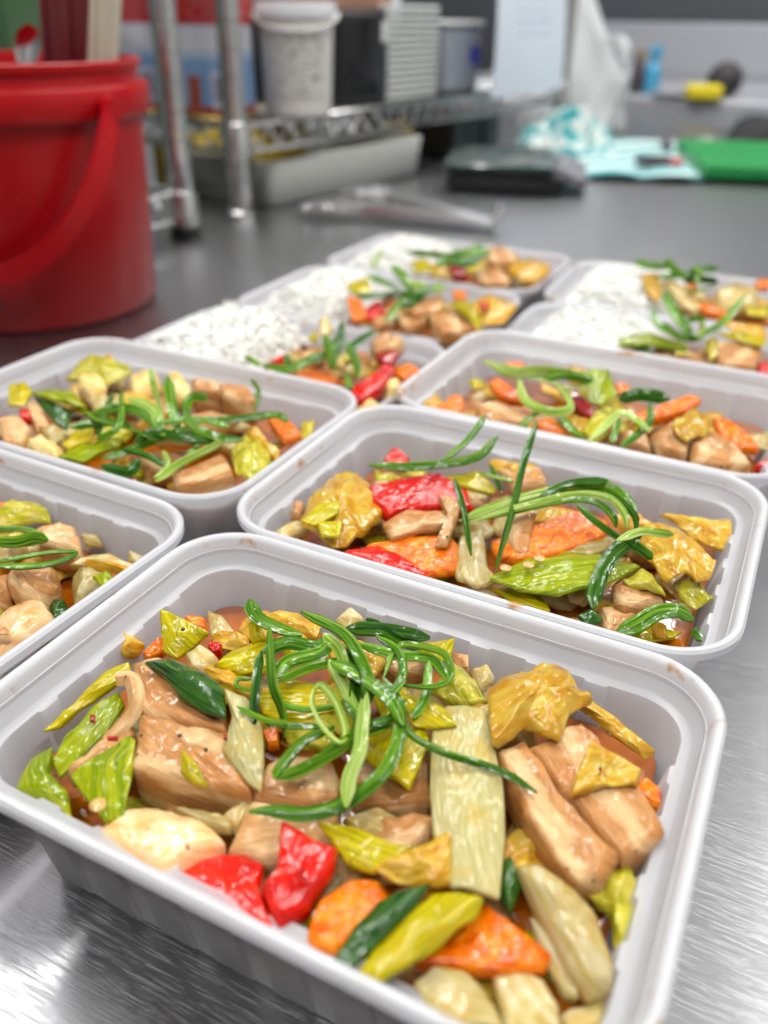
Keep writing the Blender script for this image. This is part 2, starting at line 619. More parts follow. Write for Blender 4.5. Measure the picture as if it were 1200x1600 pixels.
def steel(name, col=(0.46, 0.465, 0.48, 1), rough=(0.28, 0.50), scratch=1.0):
    m, nt, out = newmat(name)
    tc = N(nt, 'ShaderNodeTexCoord')
    p = principled(nt, Metallic=1.0)
    acc = None
    # wiped scratches: stretched noise in several directions
    for i, (ang, sc) in enumerate(((0.5, 60), (2.2, 75), (1.25, 55), (-0.3, 85), (2.8, 65))):
        mp = N(nt, 'ShaderNodeMapping')
        mp.inputs['Rotation'].default_value = (0, 0, ang)
        mp.inputs['Scale'].default_value = (1.3, 26.0, 1.0)
        mp.inputs['Location'].default_value = (i * 3.1, i * 7.7, 0)
        nt.links.new(tc.outputs['Object'], mp.inputs['Vector'])
        nz = N(nt, 'ShaderNodeTexNoise', Scale=float(sc), Detail=2.0, Roughness=0.5, Distortion=0.15)
        nt.links.new(mp.outputs[0], nz.inputs['Vector'])
        th = N(nt, 'ShaderNodeMapRange')
        th.inputs[1].default_value = 0.60
        th.inputs[2].default_value = 0.72
        nt.links.new(nz.outputs['Fac'], th.inputs[0])
        if acc is None:
            acc = th.outputs[0]
        else:
            ad = N(nt, 'ShaderNodeMath', operation='ADD')
            nt.links.new(acc, ad.inputs[0])
            nt.links.new(th.outputs[0], ad.inputs[1])
            acc = ad.outputs[0]
    r = N(nt, 'ShaderNodeMapRange')
    r.inputs[1].default_value = 0.0
    r.inputs[2].default_value = 1.4
    r.inputs[3].default_value = rough[0]
    r.inputs[4].default_value = rough[1]
    nt.links.new(acc, r.inputs[0])
    nt.links.new(r.outputs[0], p.inputs['Roughness'])
    big = N(nt, 'ShaderNodeTexNoise', Scale=4.0, Detail=3.0)
    nt.links.new(tc.outputs['Object'], big.inputs['Vector'])
    mx = N(nt, 'ShaderNodeMix', data_type='RGBA')
    mx.inputs[6].default_value = tuple(c * 0.88 for c in col[:3]) + (1,)
    mx.inputs[7].default_value = col
    nt.links.new(big.outputs['Fac'], mx.inputs[0])
    nt.links.new(mx.outputs[2], p.inputs['Base Color'])
    b = N(nt, 'ShaderNodeBump', Strength=0.16 * scratch, Distance=0.0003)
    nt.links.new(acc, b.inputs['Height'])
    nt.links.new(b.outputs[0], p.inputs['Normal'])
    nt.links.new(p.outputs[0], out.inputs[0])
    return m


M['bench'] = steel('scratched_steel')
M['steel'] = steel('brushed_steel', rough=(0.22, 0.38), scratch=0.4)
M['chrome'] = plain('chrome', (0.62, 0.62, 0.62, 1), 0.16, 1.0, 0.05)
M['wall'] = plain('grey_wall', lin(120, 122, 126), 0.6, bump=0.1)
M['ceil'] = plain('ceiling_paint', lin(188, 188, 186), 0.7)
M['floor'] = plain('floor_vinyl', lin(84, 82, 80), 0.5)
M['white'] = plain('white_plastic', lin(228, 230, 226), 0.35)
M['black'] = plain('black_plastic', lin(20, 20, 22), 0.35)
M['dark'] = plain('dark_panel', lin(66, 68, 74), 0.4)
M['red'] = plain('red_plastic', lin(166, 2, 14), 0.34, noise=0.04, spec=0.3)


def glow():
    m, nt, out = newmat('lamp_diffuser')
    e = N(nt, 'ShaderNodeEmission', Strength=LAMP_STRENGTH)
    e.inputs[0].default_value = (1.0, 0.985, 0.965, 1)
    nt.links.new(e.outputs[0], out.inputs[0])
    return m


M['glow'] = glow()

# ------------------------------------------------------------------ the room
def slab(name, c, s, mat, kind='structure', label=None):
    o = MB().box(c, s).build(name, mat, smooth=False, flat_angle=None)
    tag(o, label, None, None, kind)
    return o


RX0, RX1, RY0, RY1, FZ = -1.55, 1.9, -1.9, 3.25, -0.9
slab('floor', ((RX0 + RX1) / 2, (RY0 + RY1) / 2, FZ - 0.05), (RX1 - RX0 + .2, RY1 - RY0 + .2, 0.1), M['floor'], label='grey vinyl kitchen floor')
slab('ceiling', ((RX0 + RX1) / 2, (RY0 + RY1) / 2, CEIL_Z + 0.05), (RX1 - RX0 + .2, RY1 - RY0 + .2, 0.1), M['ceil'], label='white ceiling with light fittings')
slab('wall_left', (RX0 - 0.05, (RY0 + RY1) / 2, (FZ + CEIL_Z) / 2), (0.1, RY1 - RY0, CEIL_Z - FZ), M['wall'], label='grey wall behind the wire shelves')
slab('wall_right', (RX1 + 0.05, (RY0 + RY1) / 2, (FZ + CEIL_Z) / 2), (0.1, RY1 - RY0, CEIL_Z - FZ), M['ceil'], label='pale wall at the right')
slab('wall_back', ((RX0 + RX1) / 2, RY1 + 0.05, (FZ + CEIL_Z) / 2), (RX1 - RX0, 0.1, CEIL_Z - FZ), M['dark'], label='dark grey wall behind the far bench')
slab('wall_front', ((RX0 + RX1) / 2, RY0 - 0.05, (FZ + CEIL_Z) / 2), (RX1 - RX0, 0.1, CEIL_Z - FZ), M['ceil'], label='pale wall behind the viewer')

for i, (lx, ly, sx, sy) in enumerate(LAMPS):
    t = empty('ceiling_light', (lx, ly, CEIL_Z - 0.13))
    MB().box((lx, ly, CEIL_Z - 0.04), (sx * 0.5, sy * 0.5, 0.08), bev=0.006).build('housing', M['white'], t)
    MB().box((lx, ly, CEIL_Z - 0.105), (sx, sy, 0.05)).build('diffuser', M['glow'], t, smooth=False)
    tag(t, ['ceiling tube light over the left row of tubs', 'ceiling tube light over the left end of the far bench', 'ceiling tube light over the right side of the bench', 'ceiling tube light over the right end of the far bench', 'ceiling tube light behind the viewer', 'ceiling tube light along the left wall'][i], 'light', 'ceiling lights')

# prep bench the tubs stand on
b = empty('prep_bench', (0.3, 0.55, FZ))
BX0, BX1, BY0, BY1 = -1.15, 1.25, -0.85, 1.98
MB().box(((BX0 + BX1) / 2, (BY0 + BY1) / 2, -0.0175), (BX1 - BX0, BY1 - BY0, 0.035), bev=0.008).build('bench_top', M['bench'], b, smooth=True)
for sx in (BX0 + .06, BX1 - .06):
    for sy in (BY0 + .06, BY1 - .06):
        MB().tube([(sx, sy, FZ), (sx, sy, -0.03)], 0.02, 14).build('leg', M['steel'], b)
MB().box(((BX0 + BX1) / 2, (BY0 + BY1) / 2, -0.62), (BX1 - BX0 - .1, BY1 - BY0 - .1, 0.025)).build('undershelf', M['steel'], b, smooth=False)
tag(b, 'scratched stainless steel prep bench under the food tubs', 'bench')

# ------------------------------------------------------------------ tubs
TL, TW, TR = 0.175, 0.1217, 0.0233


def perimeter(L, W, R):
    """(corner centre, direction, rib weight) samples counter-clockwise"""
    S = []
    hx, hy = L / 2 - R, W / 2 - R

    def straight(a, bb, n):
        a = Vector((a[0], a[1]))
        bb = Vector((bb[0], bb[1]))
        ln = (bb - a).length
        k = int((ln - 0.004) // 0.0175)
        m0 = (ln - k * 0.0175) / 2
        ts = []
        for i in range(k):
            s0 = m0 + i * 0.0175 + 0.0052
            for ds, wgt in ((0, 0), (0.0008, 1), (0.0064, 1), (0.0072, 0)):
                ts.append((s0 + ds, wgt))
        for s, wgt in ts:
            q = a + (bb - a) * (s / ln)
            S.append(((q.x, q.y), n, wgt))

    def arc(cx, cy, a0):
        for k in range(13):
            a = math.radians(a0 + 90 * k / 12)
            S.append(((cx, cy), (math.cos(a), math.sin(a)), 0.0))
    arc(hx, hy, 0)
    straight((hx, hy), (-hx, hy), (0, 1))
    arc(-hx, hy, 90)
    straight((-hx, hy), (-hx, -hy), (-1, 0))
    arc(-hx, -hy, 180)
    straight((-hx, -hy), (hx, -hy), (0, -1))
    arc(hx, -hy, 270)
    straight((hx, -hy), (hx, hy), (1, 0))
    return S


PER = perimeter(TL, TW, TR)


def tub_mesh(H):
    db = 0.0085 + (H - 0.010) * 0.17
    rib = 0.0011
    rows = [  # d, z, rib factor, which mesh (0 wall, 1 rim)
        (db + 0.0045, 0.0000, 0), (db + 0.001, 0.0012, 0.3), (db, 0.0035, 1), ((db + 0.0085) / 2, H / 2, 1), (0.0087, H - 0.0112, 1), (0.0083, H - 0.0102, 0.6),
        (0.0060, H - 0.0092, 0), (0.0045, H - 0.0042, 0),
        (0.0010, H - 0.0042, 0), (0.0, H - 0.0034, 0), (0.0, H - 0.0010, 0), (0.0008, H - 0.0001, 0), (0.0016, H, 0), (0.0026, H - 0.0003, 0), (0.0034, H - 0.0014, 0), (0.0040, H - 0.0040, 0),
        (0.0068, H - 0.0086, 0), (0.0074, H - 0.0090, 0), (0.0095, H - 0.0094, 0.9), (0.0099, H - 0.0104, 1), ((db + 0.0103) / 2, H / 2, 1), (db + 0.0012, 0.0045, 1), (db + 0.0022, 0.0022, 0.3), (db + 0.0055, 0.0011, 0)]
    n = len(PER)
    V = []
    for (d, z, rf) in rows:
        for (c, dr, wgt) in PER:
            r = TR - d - rib * rf * wgt
            V.append((c[0] + dr[0] * r, c[1] + dr[1] * r, z))
    Fw, Fr = [], []
    for i in range(len(rows) - 1):
        for k in range(n):
            q = (i * n + k, i * n + (k + 1) % n, (i + 1) * n + (k + 1) % n, (i + 1) * n + k)
            (Fr if 7 <= i < 15 else Fw).append(q)
    Fw.append(tuple(reversed(range(n))))
    Fw.append(tuple(range((len(rows) - 1) * n, len(rows) * n)))
    return V, Fw, Fr


def sub(V, F):
    used = sorted({i for f in F for i in f})
    mp = {u: k for k, u in enumerate(used)}
    return [V[u] for u in used], [tuple(mp[i] for i in f) for f in F]


TUBM = {}
for key, H in (('deep', 0.056), ('low', 0.038)):
    V, Fw, Fr = tub_mesh(H)
    res = []
    for nm, F, mt in (('food_tub', Fw, 'tub'), ('rim', Fr, 'rim')):
        v, f = sub(V, F)
        me = bpy.data.meshes.new(nm)
        me.from_pydata(v, [], f)
        me.polygons.foreach_set('use_smooth', [True] * len(me.polygons))
        me.set_sharp_from_angle(angle=math.radians(38))
        me.materials.append(M[mt])
        res.append(me)
    TUBM[key] = (res, H)

TUBS = {  # x, y, rotation, kind, sauce level, where
    'A': (0.0, 0.0, 0.0, 'deep', 0.0350, 'nearest tub', 'milky plastic tub of pork stir-fry nearest the viewer'),
    'B': (-0.0010, 0.1225, 0.004, 'deep', 0.0330, 'second right-row tub', 'milky plastic tub of stir-fry directly behind the nearest tub'),
    'E': (0.0045, 0.2440, -0.010, 'deep', 0.0340, 'third right-row tub', 'milky plastic stir-fry tub, third back in the right row'),
    'I': (0.003, 0.3720, 0.010, 'low', 0.0250, 'fourth right-row tub', 'low plastic tub of rice and stir-fry, fourth in right row'),
    'J': (-0.002, 0.4980, 0.030, 'low', 0.0250, 'farthest right-row tub', 'low plastic tub of rice and stir-fry, farthest in right row'),
    'C': (-0.1785, 0.0050, -0.027, 'deep', 0.0330, 'nearest left-row tub', 'milky plastic stir-fry tub cut off by the left edge'),
    'D': (-0.1772, 0.1290, -0.010, 'deep', 0.0360, 'second left-row tub', 'milky plastic stir-fry tub behind the cut-off tub, second left row'),
    'F': (-0.1850, 0.2530, 0.0, 'low', 0.0250, 'third left-row tub', 'low plastic tub of rice and stir-fry nearest the red bucket'),
    'G': (-0.1815, 0.3770, 0.006, 'low', 0.0250, 'fourth left-row tub', 'low plastic tub of rice and stir-fry, fourth in left row'),
    'H': (-0.1820, 0.5010, 0.0, 'low', 0.0250, 'farthest left-row tub', 'low plastic tub of rice and stir-fry, farthest in left row'),
}
SAUCE_OUT = {}
for k, (x, y, a, kind, sz, where, label) in TUBS.items():
    (mw, mr), H = TUBM[kind]
    o = bpy.data.objects.new('food_tub', mw)
    COL.objects.link(o)
    o.location = (x, y, 0)
    o.rotation_euler = (0, 0, a)
    tag(o, label, 'food tub', 'plastic food tubs in two rows')
    r = bpy.data.objects.new('rim', mr)
    COL.objects.link(r)
    r.parent = o
    # sauce pooled in the tub, follows the inner wall
    db = 0.0085 + (H - 0.010) * 0.17
    ca, sa = math.cos(a), math.sin(a)
    rings = []
    for zz, ins in ((0.0022, 0.006), (0.006, 0.0004), (sz - 0.0004, 0.0003), (sz, 0.0010)):
        t = (zz - 0.0045) / (H - 0.0104 - 0.0045)
        d = db + 0.0012 + (0.0103 - db - 0.0012) * max(0, min(1, t)) + ins + 0.0013
        rings.append([(c[0] + dr[0] * (TR - d), c[1] + dr[1] * (TR - d), zz) for (c, dr, wg) in PER])
    V = [p for rg in rings for p in rg]
    n = len(PER)
    F = []
    for i in range(3):
        for q in range(n):
            F.append((i * n + q, i * n + (q + 1) % n, (i + 1) * n + (q + 1) % n, (i + 1) * n + q))
    F.append(tuple(reversed(range(n))))
    F.append(tuple(range(3 * n, 4 * n)))
    V = [(x + ca * p[0] - sa * p[1], y + sa * p[0] + ca * p[1], p[2]) for p in V]
    s = mk('sauce', V, F, M['sauce'], flat_angle=40)
    tag(s, 'orange brown sauce pooled in the ' + where, 'sauce', None, 'stuff')

# ------------------------------------------------------------------ food pieces
CAT = {'pork': 'pork', 'porkfat': 'pork', 'leek': 'leek', 'leekg': 'leek', 'leekd': 'leek', 'leekw': 'leek', 'cab': 'cabbage', 'cabg': 'cabbage', 'onion': 'onion',
       'pale': 'pork', 'carrot': 'carrot', 'pepper': 'red pepper', 'darkred': 'red pepper', 'caul': 'cauliflower', 'chili': 'chili flake'}
NAME = {'pork': 'pork_piece', 'porkfat': 'pork_piece', 'pale': 'pork_piece', 'leek': 'leek_piece', 'leekg': 'leek_piece', 'leekd': 'leek_piece', 'leekw': 'leek_piece',
        'cab': 'cabbage_piece', 'cabg': 'cabbage_piece', 'onion': 'onion_piece', 'carrot': 'carrot_slice', 'pepper': 'red_pepper_piece', 'darkred': 'red_pepper_piece', 'caul': 'cauliflower_piece', 'chili': 'chili_flake'}
# thickness, puff, corner smoothing, surface noise
SHAPE = {'pork': (0.011, 0.0005, 2, 0.0011), 'porkfat': (0.009, 0.0012, 2, 0.0006), 'pale': (0.009, 0.0030, 4, 0.0006), 'leek': (0.0013, 0.0014, 2, 0.0009), 'leekg': (0.0013, 0.0014, 2, 0.0009),
         'leekd': (0.0013, 0.0016, 2, 0.0008), 'leekw': (0.0013, 0.0012, 2, 0.0008), 'cab': (0.0016, 0.0022, 3, 0.0017), 'cabg': (0.0016, 0.0022, 3, 0.0017), 'onion': (0.0026, 0.0016, 3, 0.0009),
         'carrot': (0.0048, 0.0005, 3, 0.0004), 'pepper': (0.0050, 0.0010, 3, 0.0005), 'darkred': (0.0045, 0.001, 3, 0.0005), 'caul': (0.008, 0.0030, 4, 0.0012), 'chili': (0.0008, 0.0003, 2, 0.0002)}
TF = {'1': (0, 900, 2.0), '2': (500, 900, 1.7143), '3': (350, 600, 1.4118), '6': (900, 600, 3.4783), '7': (0, 500, 3.0), '8': (400, 480, 3.0), 'c': (0, 560, 3.2), 'e': (600, 350, 2.0),
      '5': (200, 350, 2.4), 'g': (350, 340, 2.1818), 'i': (750, 380, 2.6667), 'p': (0, 0, 1.0)}


def px(tf, P):
    ox, oy, s = TF[tf]
    return [(ox + a / s, oy + c / s) for (a, c) in P]


PIECE_N = [0]


def piece(kind, label, P, z, thick=None, puff=None, lean=None, mat=None, group=None, name=None, cat=None):
    """a solid piece of food: its upper face has the outline P at the heights z (front/back), below it its thickness"""
    PIECE_N[0] += 1
    th, pf, sm, nz = SHAPE[kind]
    th = thick if thick is not None else th
    pf = puff if puff is not None else pf
    ys = [p[1] for p in P]
    y0, y1 = min(ys), max(ys)
    if isinstance(z, (int, float)):
        zz = [z] * len(P)
    elif len(z) == 2:
        zz = [z[0] + (z[1] - z[0]) * (p[1] - y0) / max(1e-6, y1 - y0) for p in P]
    else:
        zz = list(z)
    W = [np.array(at(p[0], p[1], h)) for p, h in zip(P, zz)]
    # soften corners: each corner becomes `sm` points
    out = []
    m = len(W)
    for i in range(m):
        a, b_, c = W[i - 1], W[i], W[(i + 1) % m]
        f = (0.24 if sm >= 4 else 0.15) if sm >= 3 else 0.09
        pa, pc = b_ + (a - b_) * f, b_ + (c - b_) * f
        for k in range(sm + 1):
            t = k / sm
            out.append((1 - t) ** 2 * pa + 2 * t * (1 - t) * b_ + t * t * pc)
        nx = W[(i + 1) % m]
        out.append(0.5 * (b_ + nx))
    B = np.array(out)
    n = len(B)
    C = B.mean(0)
    # newell normal
    nrm = np.zeros(3)
    for i in range(n):
        a, b_ = B[i] - C, B[(i + 1) % n] - C
        nrm += np.cross(a, b_)
    nrm /= np.linalg.norm(nrm) + 1e-12
    view = np.array(CAM_LOC) - C
    flip = nrm @ view < 0
    if flip:
        B = B[::-1]
        nrm = -nrm
    Q = B - C
    u_, s_, vt = np.linalg.svd(Q, full_matrices=False)
    ax, ay = vt[0], np.cross(nrm, vt[0])
    seed = PIECE_N[0]
    down = -nrm if lean is None else np.array(lean, float) / np.linalg.norm(lean)
    if kind in ('pork', 'porkfat', 'caul') and lean is None:
        down = np.array([0, 0, -1.0]) * 0.75 - nrm * 0.25
        down /= np.linalg.norm(down)
    rings = []
    rd = min(0.32 * th, 0.0022)
    avg = np.linalg.norm(Q, axis=1).mean()
    edge = max(0.0, 1 - rd / max(avg, 1e-6))
    for (s, dz) in ((0.0, 0), (0.25, 0), (0.5, 0), (0.75, 0), (0.9 * edge + 0.05, 0), (edge, 0.0), (1 - 0.3 * (1 - edge), -0.3 * rd), (1.0, -rd), (1.0, -0.5 * th), (1.0, -th + rd), (edge, -th), (0.5, -th), (0.0, -th)):
        R_ = C + Q * s
        top = dz > -1e-9
        if top:
            R_ = R_ + nrm * pf * (1 - s * s)
        elif dz <= -th + 1e-9 and th < 0.003:
            R_ = R_ + nrm * pf * (1 - s * s)
        R_ = R_ + down * (-dz)
        w1 = vnoise(R_, 260.0 if th < 0.003 else 330.0, seed)[:, None]
        w2 = vnoise(R_, 620.0, seed + 5)[:, None]
        R_ = R_ + nrm * (w1 * nz + w2 * nz * 0.4)
        if th > 0.006 and s == 1.0:
            R_ = R_ + (Q / (np.linalg.norm(Q, axis=1)[:, None] + 1e-9)) * w1 * nz * 0.8
        rings.append(R_)
    V = np.concatenate(rings)
    F = []
    for i in range(len(rings) - 1):
        for k in range(n):
            if i == 0:
                F.append((n + k, n + (k + 1) % n, 0)) if False else None
            F.append((i * n + k, (i + 1) * n + k, (i + 1) * n + (k + 1) % n, i * n + (k + 1) % n))
    # drop degenerate centre quads -> triangles
    F2 = []
    last = len(rings) - 1
    for f in F:
        r = [0 if i < n else (last * n if i >= last * n else i) for i in f]
        r2 = []
        for i in r:
            if not r2 or (i != r2[-1]):
                r2.append(i)
        if r2[0] == r2[-1]:
            r2.pop()
        if len(r2) >= 3:
            F2.append(tuple(r2))
    used = sorted({i for f in F2 for i in f})
    mp = {g: j for j, g in enumerate(used)}
    V = V[used]
    F2 = [tuple(mp[i] for i in f) for f in F2]
    uv = np.stack([(V - C) @ ax, (V - C) @ ay + (V - C) @ nrm], 1) * 100.0
    o = mk(name or NAME[kind], V, F2, M[mat or kind], uv=uv, flat_angle=48 if th < 0.003 else 62)
    tag(o, label, cat or CAT[kind], group)
    return o


def strand(label, P, z, w, mat='so', group=None, name='spring_onion_strand', cat='spring onion', thick=0.0005, twist=None, cup=0.14, seed=None, blunt=False, tf_done=True):
    """a ribbon of spring onion along the path P (photo place) at heights z; w is its width in millimetres"""
    PIECE_N[0] += 1
    rs = random.Random(PIECE_N[0] * 13 + 5)
    if isinstance(z, (int, float)):
        z = [z]
    m = len(P)
    zz = [z[0]] * m if len(z) == 1 else list(np.interp(np.linspace(0, 1, m), np.linspace(0, 1, len(z)), z))
    W = [np.array(at(p[0], p[1], h)) for p, h in zip(P, zz)]
    C = catmull(W, max(4, 20 // max(1, m - 1)))
    n = len(C)
    hw = w * 0.00050
    tw0 = rs.uniform(-0.5, 0.5) if twist is None else twist
    tw1 = tw0 + rs.uniform(-0.9, 0.9)
    V, uv, L = [], [], 0.0
    nc = 5
    view = np.array(CAM_LOC)
    for i in range(n):
        t = C[min(i + 1, n - 1)] - C[max(i - 1, 0)]
        t /= np.linalg.norm(t) + 1e-12
        if i:
            L += np.linalg.norm(C[i] - C[i - 1])
        up = (view - C[i])
        up /= np.linalg.norm(up)
        up = up * 0.7 + np.array([0, 0, 0.5])
        s_ = np.cross(t, up)
        s_ /= np.linalg.norm(s_) + 1e-12
        nn = np.cross(s_, t)
        a = tw0 + (tw1 - tw0) * i / (n - 1)
        s2 = s_ * math.cos(a) + nn * math.sin(a)
        n2 = nn * math.cos(a) - s_ * math.sin(a)
        e = i / (n - 1)
        prof = min(1.0, (e + 0.015) / 0.16) ** 0.7 * min(1.0, (1 - e + 0.015) / 0.16) ** 0.7
        if blunt:
            prof = 0.75 + 0.25 * prof
        for side in (1, -1):
            for k in range(nc):
                q = -1 + 2 * k / (nc - 1)
                if side < 0:
                    q = -q
                V.append(C[i] + s2 * hw * prof * q + n2 * (-cup * hw * prof * (q * q) * 1.0 + side * thick / 2))
                uv.append((L * 100, q * hw * 100))
    r = 2 * nc
    F = []
    for i in range(n - 1):
        for k in range(r):
            F.append((i * r + k, i * r + (k + 1) % r, (i + 1) * r + (k + 1) % r, (i + 1) * r + k))
    F.append(tuple(reversed(range(r))))
    F.append(tuple(range((n - 1) * r, n * r)))
    o = mk(name, V, F, M[mat], uv=np.array(uv), flat_angle=40)
    tag(o, label, cat, group)
    return o

